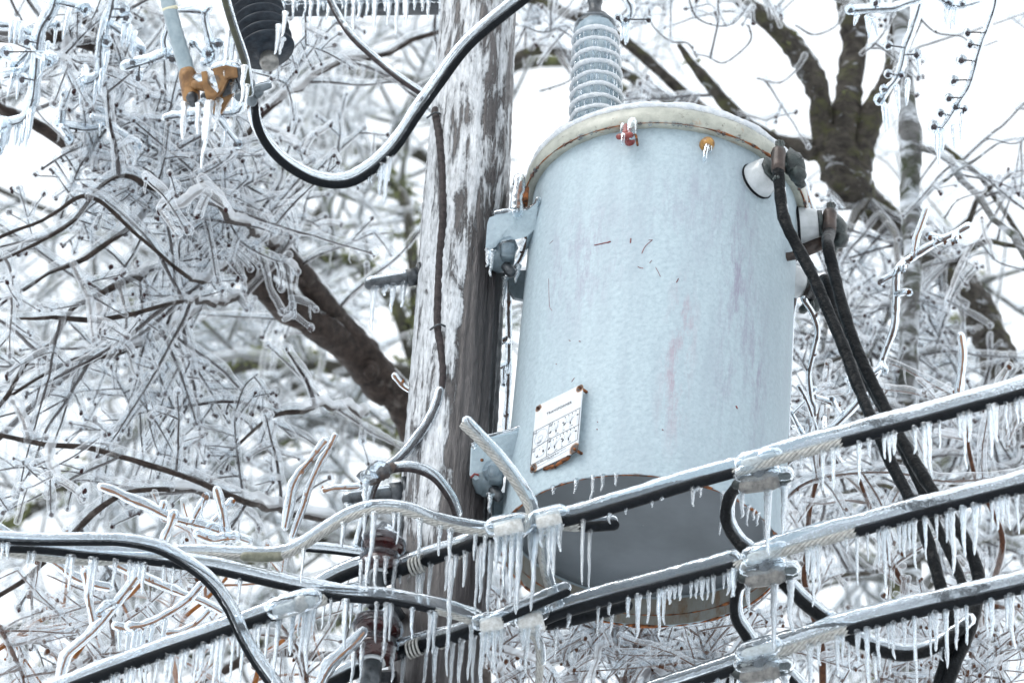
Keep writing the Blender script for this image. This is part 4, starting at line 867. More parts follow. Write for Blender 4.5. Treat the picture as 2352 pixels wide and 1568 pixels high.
# ------------------------------------------------------------------ trees
class Tree:
    def __init__(s, label, cat, name, base, seed, wood, twig, ice, group=None, budm=None):
        s.t = thing(name, label, cat, base, group=group); s.rs = np.random.RandomState(seed)
        s.trunk, s.limbs, s.tw, s.ic, s.bu, s.mo, s.dr = B(), B(), B(), B(), B(), B(), B()
        s.bl = []; s.m = (wood, twig, ice, budm or BUD); s.keep = lambda x, y, q: True; s.n = 0
    def limb(s, px, d=None, trunk=False, crust=0, jit=.05):
        pts, r = path(px, d, step=.04 if d and d > 14 else .025); n = len(pts)
        if r.max() < .02 and n > 8:
            A = .006 if r.max() < .012 else .01
            pts = pts+np.stack([wob(n, A, 5, s.rs), wob(n, A, 5, s.rs), wob(n, A, 5, s.rs)], -1)*np.clip(np.arange(n)/4., 0, 1)[:, None]
        rr = r*(1+wob(n, .08, 4, s.rs)); k = 16 if r.max() > .02 else 8
        (s.trunk if trunk else s.limbs).tube(pts, rr, k, jit=jit*1.3, rs=s.rs)
        if crust: s.ic.tube(pts, (rr*.86+crust*(.5 if r.max() > .012 else 1.))*(1+wob(n, .1, 2.5, s.rs)), k, off=crust*1.3+rr*(.26 if r.max() > .012 else .5), jit=.05, rs=s.rs)
        return pts, r
    def shoot(s, p, dr, Ln, r, ice, lvl, sp=None, droop=-.28, wig=.1, kids=None, offk=1.0, bud=.8, budr=1.0, dens=1., spread=.9):
        rs = s.rs; st = sp or .022; n = max(4, int(Ln/st)); st = Ln/n
        nz = rs.normal(size=(n, 3))*wig*(1.25 if lvl == 2 else 1); nz[:, 1] *= .6; cs = np.cumsum(nz, 0); t = np.linspace(0, 1, n)[:, None]
        g = np.array([0, 0, 1.])*(droop*t-droop*1.5*np.clip(t-.6, 0, 1))
        dd = unit(dr)+cs*.55+g; dd /= np.linalg.norm(dd, axis=1)[:, None]
        pts = np.vstack([p, p+np.cumsum(dd*st, 0)])
        x, y, d = proj(pts[len(pts)//2]); x2, y2, _ = proj(pts[-1])
        if not (-260 < x < 2600 and -200 < y < 1780): return
        if not s.keep(x2, y2, rs) or not s.keep(x, y, rs): return
        n = len(pts); rr = np.linspace(r, max(.0014, r*.4), n)*(1+.12*rs.normal(size=n).clip(-1.5, 1.5)); s.n += 1
        s.tw.tube(pts, rr, 5 if r < .006 else 7, rs=s.rs)
        il = rr+ice*(1+wob(n, .22, 3, rs)).clip(.5, 1.6)
        s.ic.tube(pts, il, 7 if lvl > 0 else 8, off=(il-rr)*offk, jit=.05, rs=s.rs)
        if rs.rand() < bud:
            e = pts[-1]
            bb = B(); s.bl.append(bb)
            for _ in range(rs.randint(1, 4)): bb.ball(e+rs.normal(size=3)*.003, .0046*budr*rs.uniform(.7, 1.3), 6, 4, (1, 1, 1.2), .15)
            s.ic.ball(e+[0, 0, .002], (ice*.95+.0025)*rs.uniform(.85, 1.2)*budr**.5, 8, 6, jit=.04)
        # hanging icicles along flatter stretches
        m_ = int(Ln*s.idens*rs.uniform(.3, 1.4)) if abs(dd[:, 2]).mean() < .75 else int(Ln*s.idens*.25)
        for _ in range(m_):
            i = rs.randint(n); q = pts[i]; l_ = s.ilen*rs.uniform(.25, 1)**1.3; w_ = ice*rs.uniform(.35, .6)
            s.ic.tube(np.array([q, q-[0, 0, l_*.35], q-[rs.normal()*.002, 0, l_*.75], q-[rs.normal()*.003, 0, l_]]), [w_*1.2, w_, w_*.8, w_*.4], 5)
        if lvl > 0:
            m_ = rs.poisson(Ln*s.kid[lvl]*dens)
            for _ in range(m_):
                i = rs.randint(max(1, n//6), n); q = pts[i]; b_ = dd[min(i, n-2)]
                sd = rs.normal(size=3)*[1, .7, 1]; sd -= b_*(sd@b_); c = unit(b_*rs.uniform(.2, 1)+unit(sd)*spread)
                s.shoot(q, c, (Ln*rs.uniform(.14, .42) if lvl > 1 else rs.uniform(.03, .11)*s.sc), r*rs.uniform(.48, .68), ice*rs.uniform(.8, 1.05), lvl-1, sp, droop, wig*1.15, None, offk, bud, budr, dens, spread)
    idens, ilen, sc, sep = 12, .06, 1., False
    kid = {1: 12, 2: 8}
    def grow(s, pr, n, Ln, r, ice, lvl=2, up=.1, t0=0, t1=1, side=None, **kw):
        pts, rad = pr; rs = s.rs; N_ = len(pts)
        for _ in range(n):
            i = int(N_*(t0+(t1-t0)*rs.rand())); i = min(max(i, 1), N_-2); b_ = unit(pts[i+1]-pts[i-1])
            sd = rs.normal(size=3)*[1, .6, 1]; sd -= b_*(sd@b_); c = unit(b_*rs.uniform(-.1, .8)*(1 if side is None else side)+unit(sd)+np.array([0, 0, up]))
            s.shoot(pts[i], c, Ln*rs.uniform(.5, 1.2), r*rs.uniform(.7, 1.2), ice, lvl, **kw)
    def lichen(s, pr, n, sz, t0=0, t1=1):
        pts, rad = pr; rs = s.rs
        for _ in range(n):
            i = int(len(pts)*(t0+(t1-t0)*rs.rand())); i = min(i, len(pts)-1); c = pts[i]+rs.normal(size=3)*rad[i]*.8+[0, 0, rad[i]*.5]
            for _ in range(7):
                d_ = rs.normal(size=3); s.mo.tube(np.array([c, c+unit(d_)*sz*rs.uniform(.4, 1), c+unit(d_+rs.normal(size=3)*.5)*sz*rs.uniform(.9, 1.7)]), sz*.16, 4, rnd=False)
    def done(s):
        w_, tw, ic, bu = s.m
        if s.trunk.n: s.trunk.build('trunk', w_, s.t)
        if s.limbs.n: s.limbs.build('limbs', w_, s.t)
        if s.tw.n: s.tw.build('twigs', tw, s.t)
        if s.ic.n: s.ic.build('ice_coat', ic, s.t)
        if len(s.bl) <= 60:
            for b_ in s.bl: b_.build('bud', bu, s.t)
        else:
            for b_ in s.bl: s.bu.add(b_.v[0], b_.f4[0], b_.f3[0]) if len(b_.v) == 1 else [s.bu.add(v_, f_-o_, g_-o_) for v_, f_, g_, o_ in zip(b_.v, b_.f4, b_.f3, np.cumsum([0]+[len(q_) for q_ in b_.v[:-1]]))]
        if s.bu.n: s.bu.build('buds', bu, s.t)['kind'] = 'stuff'
        if s.mo.n: s.mo.build('lichen', MOSS, s.t)['kind'] = 'stuff'
        print(s.t['label'], s.n)
def gaps(lst, pr=.9):
    def f(x, y, rs):
        for cx, cy_, rx, ry in lst:
            if ((x-cx)/rx)**2+((y-cy_)/ry)**2 < 1 and rs.rand() < pr: return False
        return True
    return f
SKYL = [(50, 390, 110, 75), (150, 470, 60, 40), (1235, 270, 80, 130), (760, 480, 70, 30), (60, 330, 60, 60), (900, 230, 40, 60), (500, 250, 60, 40)]
SKYR = [(1235, 270, 90, 150), (1690, 170, 150, 110), (1860, 90, 60, 110), (2190, 90, 60, 120), (2300, 200, 60, 200), (2230, 480, 70, 60), (2000, 180, 40, 140), (1560, 120, 80, 60), (2330, 620, 60, 120), (1880, 640, 40, 60), (2150, 300, 60, 110), (1650, 260, 60, 60), (2020, 420, 70, 40)]

# left tree: dark limbs rising to the left from behind the pole
T = Tree('large bare tree with dark limbs and dense ice coated twigs, left of the pole', 'tree', 'bare_tree', (P(1100, 1200, 11.6)[0], P(1100, 1200, 11.6)[1], 0), 11, BARK, TWIG, ICET)
T.keep = gaps(SKYL+[(830, 830, 120, 110), (700, 640, 100, 90), (780, 740, 90, 90), (620, 640, 50, 50), (900, 930, 70, 60), (300, 560, 60, 40), (120, 640, 50, 30), (520, 780, 80, 60), (250, 900, 70, 60)], .9); g0 = P(1075, 1300, 11.6)
lowz = [list(P(955, 985, 11.5))+[.05], list(P(1035, 1120, 11.55))+[.062], list(P(1070, 1350, 11.5))+[.07], [g0[0]+.02, g0[1]-.1, g0[2]-1.2, .085], [g0[0]+.05, g0[1]-.1, -.2, .12]]
sp_ = spline(lowz, .05); T.trunk.tube(sp_[:, :3], sp_[:, 3]*(1+wob(len(sp_), .04)), 18, jit=.03)
L1 = T.limb([(960, 990, 11.5, 38), (900, 890, 11.5, 37), (860, 835, 11.45, 36), (800, 765, 11.4, 30), (740, 690, 11.3, 27), (690, 625, 11.2, 24), (640, 565, 11.1, 22), (560, 465, 11.0, 20), (440, 340, 10.9, 17), (350, 235, 10.8, 14), (270, 130, 10.7, 12), (190, 40, 10.6, 10), (120, -60, 10.5, 8)], crust=.003)
L2 = T.limb([(880, 900, 11.5, 34), (800, 800, 11.4, 34), (730, 750, 11.3, 34), (640, 690, 11.2, 32), (560, 620, 11.1, 26), (470, 562, 11.0, 22), (330, 450, 10.9, 17), (200, 365, 10.8, 16), (90, 290, 10.8, 14), (0, 250, 10.7, 12), (-80, 200, 10.7, 10)], crust=.003)
T.limb([(700, 650, 11.2, 9), (650, 630, 11.1, 9), (600, 600, 11.1, 8), (520, 560, 11, 6)])
bl([(1000, 1480, 10.9, 13), (900, 1490, 10.8, 12), (780, 1496, 10.8, 12), (680, 1500, 10.8, 12), (560, 1522, 10.8, 11), (440, 1580, 10.8, 9)], 5, .3) if False else T.limb([(1000, 1480, 10.9, 13), (780, 1496, 10.8, 12), (680, 1500, 10.8, 12), (560, 1522, 10.8, 11), (440, 1580, 10.8, 9)])
T.limbs.ball(P(848, 850, 11.38), .036, 12, 8, (.9, .6, 1.1), .06); T.trunk.ball(P(848, 852, 11.345), .02, 10, 6, (.9, .6, 1.1), .1)
bs_ = []
def bl(px, n, Ln=.52, r=.0055, ice=.0094, d=None, **kw):
    px = [(x, y, dd-.75*min(1, k/2), r_) for k, (x, y, dd, r_) in enumerate(px)]; q = T.limb(px, d, crust=.009); bs_.append(q); T.grow(q, max(3, int(n*.62)), Ln, r, ice, **kw); return q
bl([(560, 690, 11, 10), (470, 692, 10.6, 6), (400, 700, 10.5, 5), (250, 722, 10.4, 6), (120, 738, 10.3, 4), (60, 740, 10.3, 3)], 12)
bl([(760, 1195, 10.2, 8), (640, 1172, 10.2, 8), (560, 1148, 10.2, 8.5), (450, 1100, 10.2, 7), (330, 1058, 10.2, 7), (200, 1030, 10.2, 7), (60, 1012, 10.2, 6), (-60, 990, 10.2, 6)], 12, .35)
bl([(560, 1150, 10.2, 6), (470, 1135, 10.2, 6), (380, 1122, 10.2, 6), (300, 1135, 10.2, 6), (230, 1175, 10.2, 7), (165, 1225, 10.2, 7), (60, 1330, 10.2, 6), (-60, 1400, 10.2, 6)], 9, .35)
bl([(600, 505, 11, 9), (480, 420, 10.7, 8), (380, 440, 10.6, 7), (270, 400, 10.5, 6), (150, 510, 10.4, 5), (0, 600, 10.3, 4), (-60, 640, 10.3, 4)], 22)
bl([(440, 340, 10.9, 9), (380, 420, 10.7, 8), (300, 520, 10.6, 7), (180, 600, 10.5, 6), (60, 660, 10.4, 4)], 20)
bl([(350, 240, 10.8, 10), (260, 150, 10.8, 14), (180, 105, 10.8, 15), (90, 85, 10.8, 14), (-60, 80, 10.8, 12)], 16)
bl([(540, 440, 11, 9), (560, 330, 11.2, 7), (640, 230, 11.6, 7), (700, 190, 12, 7), (800, 140, 12.2, 7), (900, 110, 12.4, 7), (1010, 70, 12.5, 6)], 14)
bl([(470, 560, 11, 10), (380, 600, 10.8, 9), (300, 640, 10.7, 8), (200, 690, 10.6, 7), (100, 800, 10.5, 7), (20, 900, 10.4, 6), (-40, 980, 10.4, 6)], 16)
bl([(230, 690, 10.8, 7), (215, 800, 10.8, 9), (150, 860, 10.8, 8), (70, 940, 10.8, 8), (-20, 1020, 10.8, 7)], 9)
bl([(470, 700, 10.8, 6), (380, 760, 10.7, 6), (300, 800, 10.6, 6), (180, 830, 10.5, 5), (60, 880, 10.4, 4), (-30, 940, 10.4, 4)], 16)
bl([(600, 520, 10.9, 6), (520, 600, 10.7, 6), (430, 640, 10.6, 5), (330, 560, 10.5, 5), (200, 450, 10.4, 5), (80, 520, 10.4, 4), (-40, 560, 10.4, 4)], 16)
bl([(840, 950, 11.3, 6), (780, 936, 11, 5), (700, 938, 10.8, 5), (640, 950, 10.8, 5), (560, 1000, 10.8, 4), (500, 1060, 10.8, 3)], 7, .4)
bl([(640, 565, 11.1, 8), (560, 520, 10.3, 7), (500, 470, 10.1, 7), (470, 430, 10, 6)], 6, .4)
T.grow(L1, 12, .55, .0055, .0094, t0=.45); T.grow(L2, 11, .55, .0055, .0094, t0=.4)
T.grow(L1, 14, .4, .005, .008, t0=.15, t1=.5, lvl=1); T.grow(L2, 8, .35, .005, .008, t0=.2, t1=.5, lvl=1)
T.done()

# thick iced shoots hanging close at the top left
def fat(T, px, d, ri=15, rc=3.2, n=3, lvl=1, Ln=.12, taper=True, balls=(), offk=.9):
    pts, _ = path(px, d, step=.012); m_ = len(pts); s = d/FPX; rr = np.linspace(rc*s, rc*s*.6, m_)*(1+.15*RS.normal(size=m_)).clip(.6, 1.5)
    T.tw.tube(pts, rr, 6, rs=T.rs); il = ri*s*(1+wob(m_, .1, 8, T.rs)+wob(m_, .11, 2.5, T.rs)).clip(.55, 1.6); T.ic.tube(pts, il, 10, off=(il-rr)*offk, jit=.035, rs=T.rs)
    for i in range(0 if T.sep else int(m_/4)):
        j = T.rs.randint(m_); q = T.rs.normal(size=3); T.tw.tube(np.array([pts[j], pts[j]+unit(q)*rr[j]*1.6, pts[j]+unit(q+[0, 0, .8])*rr[j]*3]), [rr[j]*1.1, rr[j]*.9, rr[j]*.3], 5)
    for (x, y, rb) in balls:
        j = int(np.argmin([abs(proj(p)[0]-x)+abs(proj(p)[1]-y) for p in pts])); c = P(x, y, d)
        T.tw.tube(np.array([pts[j], c]), .002, 5); (B().ball(c-[0, 0, .003], .0062, 7, 5, jit=.2).build('bud', T.m[3], T.t) if T.sep or not T.bl or len(T.bl) < 200 else T.bu.ball(c-[0, 0, .003], .0058, 7, 5, jit=.2)); T.ic.ball(c, rb*s, 12, 8, jit=.03)
    T.grow((pts, rr), n, Ln, .0028, ri*s*.68, lvl=0 if ri > 11 else 1, bud=.9)
    return pts, rr
def hang(T, px, d, lens):
    for (x, y), l_ in zip(px, lens):
        p = P(x, y, d); s = d/FPX; L_ = l_*s/.81; n = 6; tt = np.linspace(0, 1, n)
        T.ic.tube(np.stack([p[0]+tt*.004*T.rs.normal(), np.full(n, p[1]), p[2]-tt*L_], -1), 6.5*s*np.array([1.1, 1, .9, .8, .6, .3]), 7, jit=.06)
for lab, px, d, ri, rc, n_, balls, hg in (
    ('thickest iced shoot curling down to the left edge at the top left corner', [(127, 0), (118, 30), (95, 65), (86, 100), (84, 140), (80, 185), (72, 240), (50, 280), (0, 291), (-20, 292)], 9.5, 17, 3.5, 3, [(62, 95, 15), (52, 180, 14), (15, 120, 16)],
        ([(68, 255), (75, 250), (52, 292), (40, 295), (20, 295), (8, 295), (60, 280), (110, 100), (28, 50), (40, 45), (52, 60)], [85, 70, 45, 40, 38, 32, 50, 60, 50, 60, 40])),
    ('iced shoot hanging with a hooked tip, second from the top left corner', [(262, -10), (252, 40), (238, 80), (230, 130), (230, 170), (215, 188), (180, 200)], 9.6, 15, 3, 3, [(244, 95, 15), (282, 22, 17), (290, 40, 15)], ([(247, 120), (285, 55), (297, 60), (310, 75), (190, 200), (222, 190), (235, 160)], [50, 55, 50, 45, 40, 50, 60])),
    ('iced shoot crossing in front of the grey fuse tube', [(393, 25), (388, 60), (378, 95), (382, 125), (360, 138), (330, 148), (290, 160)], 9.3, 13, 3, 3, [(395, 135, 10), (318, 178, 11), (305, 142, 9)], None),
    ('iced shoot bent like a hook against the left edge near the top', [(-20, 62), (20, 62), (50, 70), (80, 110), (60, 165), (10, 180)], 9.7, 14, 3, 3, (), ([(160, 20), (30, 175), (45, 170)], [75, 50, 60])),
    ('nearly level iced shoot left of the fuse tube', [(110, 122), (160, 105), (210, 96), (300, 80)], 10, 9, 3, 6, (), None),
    ('iced shoot with an upturned end under the level one', [(130, 290), (160, 295), (200, 300), (240, 290), (248, 265)], 9.9, 12, 3, 5, (), None),
    ('iced shoot below the left sky gap', [(97, 388), (140, 360), (180, 340), (230, 325)], 10, 9, 3, 4, (), None),
    ('steep iced shoot rising towards the fuse tube', [(200, 370), (220, 330), (260, 270), (285, 190), (300, 150)], 10, 10, 4, 8, (), None),
    ('iced shoot just under the bronze hinge', [(380, 275), (410, 270), (470, 265), (540, 262), (555, 245)], 9.4, 12, 3, 4, (), None),
    ('iced shoot slanting up beside the steep one', [(140, 500), (155, 455), (180, 390), (205, 350), (235, 290)], 10, 11, 3.4, 6, (), None),
    ('thin iced shoot left of the sagging black lead', [(400, 350), (430, 330), (500, 290), (540, 240)], 10, 9, 3, 6, (), None),
    ('iced shoot beside the dark ribbed insulator', [(620, 0), (600, 30), (560, 60)], 9.9, 10, 3, 3, (), None),
    ('thin drooping iced shoot right of the dark ribbed insulator', [(702, 40), (702, 75), (700, 120), (680, 160), (650, 200)], 9.9, 9, 2.4, 7, (), None),
    ('stubby iced bud shoot between fuse tube and ribbed insulator', [(480, 20), (470, 40), (480, 90), (492, 135), (470, 150)], 9.5, 12, 3, 3, [(478, 122, 15), (500, 100, 12)], None),
    ('iced shoot curving through the twigs level with the sagging lead', [(300, 470), (360, 430), (440, 410), (500, 380), (560, 330)], 9.9, 10, 2.8, 8, (), None),
    ('long iced shoot crossing the left twigs above the middle', [(-20, 600), (60, 560), (150, 520), (240, 450), (300, 420)], 9.9, 10, 3, 9, (), None),
    ('iced shoot reaching down to the left of the forked limb', [(470, 440), (520, 500), (560, 560), (640, 600), (665, 590)], 10, 10, 2.8, 9, (), None),
    ('upright iced bud cluster left of the pole above the brown bough', [(295, 1000), (297, 930), (268, 870), (268, 845)], 10, 8, 2.6, 7, (), None),
    ('upright iced fork between the cluster and the pole', [(560, 1150), (545, 1040), (540, 960), (560, 890), (590, 860)], 10, 8, 2.6, 8, (), None)):
    T = Tree(lab, 'branch', 'iced_branch', P(px[0][0], px[0][1], d), 200+int(px[1][0]), BARK, TWIG, ICES if ri > 11 else ICET, group='iced shoots at the top left'); T.idens = 24; T.ilen = .08; T.kid = {1: 16, 2: 8}
    fat(T, px, d, ri, rc, n_, balls=balls, Ln=.1 if ri > 11 else .14, lvl=1)
    if hg: hang(T, hg[0], d, hg[1])
    T.done()

# far trees behind everything
def far_tree(label, seed, base_px, d, boughs, n, Ln=1.3, keep=None, moss=30, ice=.014, r=.011, name='frosted_tree', t_=(.0, 1), kid=None, wood=FARW):
    T = Tree(label, 'tree', name, (P(*base_px, d)[0], P(*base_px, d)[1], 0), seed, wood, wood, ICEF, group='frosted trees in the distance', budm=wood); T.idens = 3.5; T.ilen = .09; T.sc = 4.
    T.kid = kid or {1: 7, 2: 4.2}; T.keep = keep or gaps(SKYL)
    b0 = P(*base_px, d); T.trunk.tube(spline([list(b0)+[.12], [b0[0]+.1, b0[1], b0[2]-3, .17], [b0[0], b0[1], -.2, .24]], .2)[:, :3], .16, 12, jit=.03)
    for px in boughs:
        q = T.limb([(x, y, d+(dz if dz else 0), r_) for x, y, dz, r_ in px], d, crust=.006)
        T.grow(q, int(n*len(q[0])*.04/2.5)+2, Ln, r, ice, lvl=2, sp=.07, wig=.14, bud=.0, t0=t_[0], t1=t_[1])
        if moss: T.lichen(q, int(moss*len(q[0])*.04/2.5), .035)
    T.done(); return T
far_tree('distant pale green lichened tree filling the gap left of the pole', 31, (1010, 1500), 16.5,
    [[(1010, 1500, 0, 30), (960, 1200, 0, 26), (930, 1000, 0, 22), (960, 870, 0, 18), (800, 848, 0, 17), (650, 832, 0, 16), (520, 850, .3, 15), (420, 905, .5, 14), (330, 975, .6, 13), (200, 1085, .7, 13), (60, 1180, .8, 12), (-60, 1250, .8, 12)],
     [(980, 1100, 0, 15), (880, 1010, .4, 13), (760, 960, .6, 12), (640, 1020, .8, 10), (500, 1080, 1, 10), (360, 1160, 1, 9)],
     [(975, 900, .5, 16), (900, 690, .6, 14), (800, 600, .8, 12), (650, 600, 1, 12), (520, 560, 1.2, 10), (330, 640, 1.4, 8)],
     [(960, 800, .5, 14), (940, 520, .8, 13), (900, 420, 1, 13), (780, 400, 1.2, 11), (660, 430, 1.4, 9)],
     [(970, 1250, 0, 15), (800, 1230, .5, 12), (620, 1280, .8, 10), (420, 1330, 1, 10), (200, 1400, 1, 9), (0, 1450, 1, 8)],
     [(420, 860, .5, 9), (400, 770, .6, 8), (330, 720, .8, 7), (200, 660, 1, 7)],
     [(1000, 1450, 0, 14), (820, 1420, .5, 12), (600, 1480, .8, 10), (350, 1520, 1, 9), (100, 1540, 1, 8)]], 14, keep=gaps(SKYL+[(930, 420, 60, 40)], .8), moss=55)
far_tree('distant leafless tree behind the top left twigs and the pole head', 33, (900, 1900), 19,
    [[(700, 900, 0, 14), (640, 500, 0, 12), (560, 300, .5, 10), (400, 120, 1, 8), (300, -40, 1, 7)], [(650, 600, 0, 10), (800, 400, .5, 8), (900, 330, .8, 8), (960, 200, 1, 7), (1100, 100, 1, 6)],
     [(620, 480, 0, 9), (450, 420, .5, 8), (250, 330, 1, 7), (100, 200, 1, 6)], [(1060, 420, 1, 10), (950, 350, 1, 12), (830, 345, 1, 12), (700, 330, 1, 10)],
     [(1500, 250, 1, 12), (1330, 150, 1, 12), (1180, 150, 1, 14), (1010, 190, 1, 13), (850, 170, 1, 11), (780, 160, 1, 8)], [(700, 900, 0, 12), (500, 700, 0, 10), (300, 560, .5, 8), (100, 480, 1, 7), (-40, 420, 1, 6)],
     [(700, 900, 0, 12), (400, 900, 0, 10), (200, 860, .5, 8), (0, 800, 1, 7)]], 10, keep=gaps(SKYL, .95), moss=0)
far_tree('distant frosted tree filling the lower right behind the black leads', 35, (2080, 1500), 16.5,
    [[(2080, 1500, 0, 24), (2060, 1300, 0, 20), (2100, 1100, 0, 16), (2060, 900, .4, 13), (2000, 760, .6, 10), (1930, 640, .8, 8)],
     [(2070, 1350, 0, 15), (1900, 1250, .4, 12), (1750, 1300, .8, 10), (1500, 1440, 1, 9)], [(2080, 1200, 0, 14), (2200, 1020, .5, 12), (2300, 900, .8, 10), (2400, 850, 1, 8)],
     [(2070, 1400, 0, 14), (2200, 1290, .5, 12), (2400, 1230, 1, 9)], [(2060, 1480, 0, 14), (1800, 1500, .4, 12), (1500, 1510, .8, 11), (1200, 1480, 1, 9)],
     [(2090, 1000, 0, 11), (2180, 800, .5, 10), (2260, 640, .8, 8)], [(2080, 1050, 0, 11), (1950, 950, .5, 9), (1860, 880, 1, 8)]], 14, keep=gaps(SKYR+[(1320, 330, 200, 330)], .85), moss=12)

# right tree with mossy ridged trunk
T = Tree('mossy ridged tree forking behind the right side of the can', 'tree', 'mossy_tree', (P(2420, 1400, 12)[0], P(2420, 1400, 12)[1], 0), 41, BARKR, TWIG, ICET)
T.keep = gaps(SKYR, .93); T.idens = 14
b0 = P(2450, 1500, 12.2); sp_ = spline([list(P(2352, 1010, 12.2))+[.066], list(P(2420, 1250, 12.2))+[.075], list(b0)+[.08], [b0[0]+.1, b0[1], b0[2]-2, .1], [b0[0]+.1, b0[1], -.2, .14]], .05)
T.trunk.tube(sp_[:, :3], sp_[:, 3], 18, jit=.04)
T.limb([(1925, 330, 12, 52), (1935, 380, 12, 55), (1960, 430, 12, 46), (2000, 475, 12.1, 38), (2080, 545, 12.1, 36), (2170, 620, 12.1, 38), (2240, 700, 12.2, 40), (2285, 800, 12.2, 44), (2320, 900, 12.2, 47), (2360, 1020, 12.2, 48)], trunk=True, jit=.07, crust=.004)
RL = [T.limb(q, jit=.07, crust=.004) for q in (
    [(1915, 360, 12, 42), (1890, 290, 12, 28), (1882, 220, 11.95, 26), (1860, 165, 11.9, 27), (1820, 105, 11.85, 24), (1770, 55, 11.8, 23), (1710, 5, 11.8, 20), (1650, -60, 11.8, 17)],
    [(1930, 350, 12, 45), (1942, 270, 12, 34), (1953, 180, 12.05, 29), (1962, 100, 12.1, 28), (1958, 30, 12.1, 31), (1940, -60, 12.1, 30)],
    [(1965, 380, 12, 40), (1990, 300, 12, 30), (2015, 235, 12, 26), (2045, 170, 12.05, 20), (2058, 90, 12.1, 18), (2068, -20, 12.1, 16)],
    [(1890, 355, 12, 24), (1840, 338, 12, 20), (1790, 328, 12, 17), (1720, 290, 11.95, 17), (1668, 240, 11.9, 15), (1630, 195, 11.85, 13), (1592, 150, 11.8, 9), (1560, 105, 11.8, 5)],
    [(1205, -8, 12.6, 11), (1258, 12, 12.6, 12), (1304, 32, 12.6, 12), (1400, 72, 12.6, 11), (1474, 127, 12.6, 12), (1531, 180, 12.6, 12), (1600, 240, 12.6, 13), (1690, 300, 12.4, 14), (1800, 330, 12.2, 15)],
    [(1165, 150, 12.6, 14), (1190, 130, 12.6, 13), (1250, 112, 12.6, 11), (1310, 128, 12.6, 11), (1430, 168, 12.6, 11), (1500, 215, 12.6, 12), (1600, 250, 12.6, 12)])]
RBs = [[(1990, 450, 12, 12), (1930, 560, 11.8, 8), (1905, 700, 11.6, 6), (1880, 850, 11.4, 5), (1865, 1000, 11.3, 4)], [(2120, 590, 12, 10), (2200, 600, 11.8, 8), (2270, 560, 11.7, 6), (2380, 570, 11.6, 5)],
       [(2250, 760, 12.1, 10), (2150, 800, 11.8, 7), (2050, 830, 11.6, 6), (1950, 820, 11.4, 5), (1850, 850, 11.3, 4)], [(2300, 880, 12.1, 10), (2200, 930, 11.7, 7), (2100, 920, 11.4, 6), (1980, 945, 11.2, 5), (1860, 970, 11.2, 4)],
       [(2370, 1050, 12, 9), (2240, 1100, 11.4, 7), (2120, 1132, 11.1, 5), (2000, 1112, 10.9, 5), (1860, 1165, 10.8, 4)], [(2400, 1200, 12, 10), (2250, 1250, 11.4, 7), (2100, 1290, 11.1, 6), (1950, 1330, 10.9, 5), (1820, 1345, 10.8, 4)],
       [(2440, 1450, 12, 12), (2200, 1480, 11.4, 8), (2000, 1500, 11.1, 7), (1800, 1480, 10.9, 6), (1600, 1468, 10.8, 5), (1400, 1452, 10.8, 4), (1220, 1480, 10.8, 3)], [(2150, 600, 12, 9), (2220, 500, 11.9, 7), (2300, 420, 11.8, 5), (2400, 380, 11.8, 4)],
       [(2160, 330, 11.9, 6), (2230, 390, 11.9, 6), (2290, 470, 11.9, 6), (2352, 560, 11.9, 6), (2420, 620, 11.9, 6)], [(2400, 900, 12, 9), (2280, 1000, 11.6, 6), (2180, 1040, 11.3, 5), (2050, 1060, 11, 4)],
       [(2000, 470, 12, 8), (2060, 560, 11.8, 6), (2050, 680, 11.6, 6), (2010, 780, 11.5, 5), (1950, 880, 11.4, 4)]]
for q in RBs: T.grow(T.limb(q, crust=.005), 16, .42, .0048, .0085, lvl=2, bud=.7)
for q, n_, a_, b_ in ((RL[0], 8, .4, 1), (RL[1], 5, .5, 1), (RL[3], 7, .3, 1), (RL[4], 14, 0, .6), (RL[5], 16, 0, .8), (RL[2], 4, .5, 1)): T.grow(q, n_, .5, .0045, .0085, t0=a_, t1=b_, lvl=2)
for q in RL[:4]: T.lichen(q, 14, .008)
# named shoots near the top
for px, d in (([(2352, 480), (2300, 440), (2250, 400), (2190, 380), (2130, 340)], 11.2), ([(2380, 300), (2330, 330), (2270, 320), (2230, 350)], 11), ([(2110, 40), (2150, 75), (2210, 85), (2240, 110), (2290, 95)], 10.8), ([(1580, -10), (1600, 40), (1650, 60), (1690, 50), (1720, 10)], 11), ([(1740, 180), (1790, 190), (1830, 160), (1850, 130)], 11.6), ([(1240, 210), (1300, 190), (1330, 165)], 11.8), ([(1200, 60), (1250, 75), (1300, 60), (1330, 90)], 11.5), ([(2352, 620), (2290, 600), (2250, 560), (2210, 570)], 10.8), ([(2170, 500), (2200, 460), (2260, 440)], 10.8), ([(1720, 60), (1725, 90), (1700, 120), (1660, 145), (1625, 130), (1595, 125)], 11), ([(1600, 130), (1580, 100), (1540, 95), (1500, 60), (1490, 20)], 11.2), ([(1980, 125), (2010, 100), (2040, 60), (2050, 30)], 11.2), ([(1830, 60), (1870, 80), (1920, 60), (1940, 20)], 11.6)): fat(T, px, d, 8, 2, 5, Ln=.25)
T.done()
T = Tree('slender pale ice crusted trunk rising through the frame at right', 'tree', 'slender_tree', (P(2090, 900, 11.4)[0], P(2090, 900, 11.4)[1], 0), 44, PALEW, TWIG, ICET)
T.idens = 14; T.keep = gaps(SKYR, .9)
pb_ = P(2085, 1000, 11.4); T.limb([(2068, -60, 11.4, 17), (2072, 100, 11.4, 19), (2085, 250, 11.4, 22), (2092, 330, 11.4, 24), (2090, 450, 11.4, 22), (2096, 600, 11.4, 22), (2088, 750, 11.4, 22), (2085, 1000, 11.4, 22)], trunk=True, crust=.006)
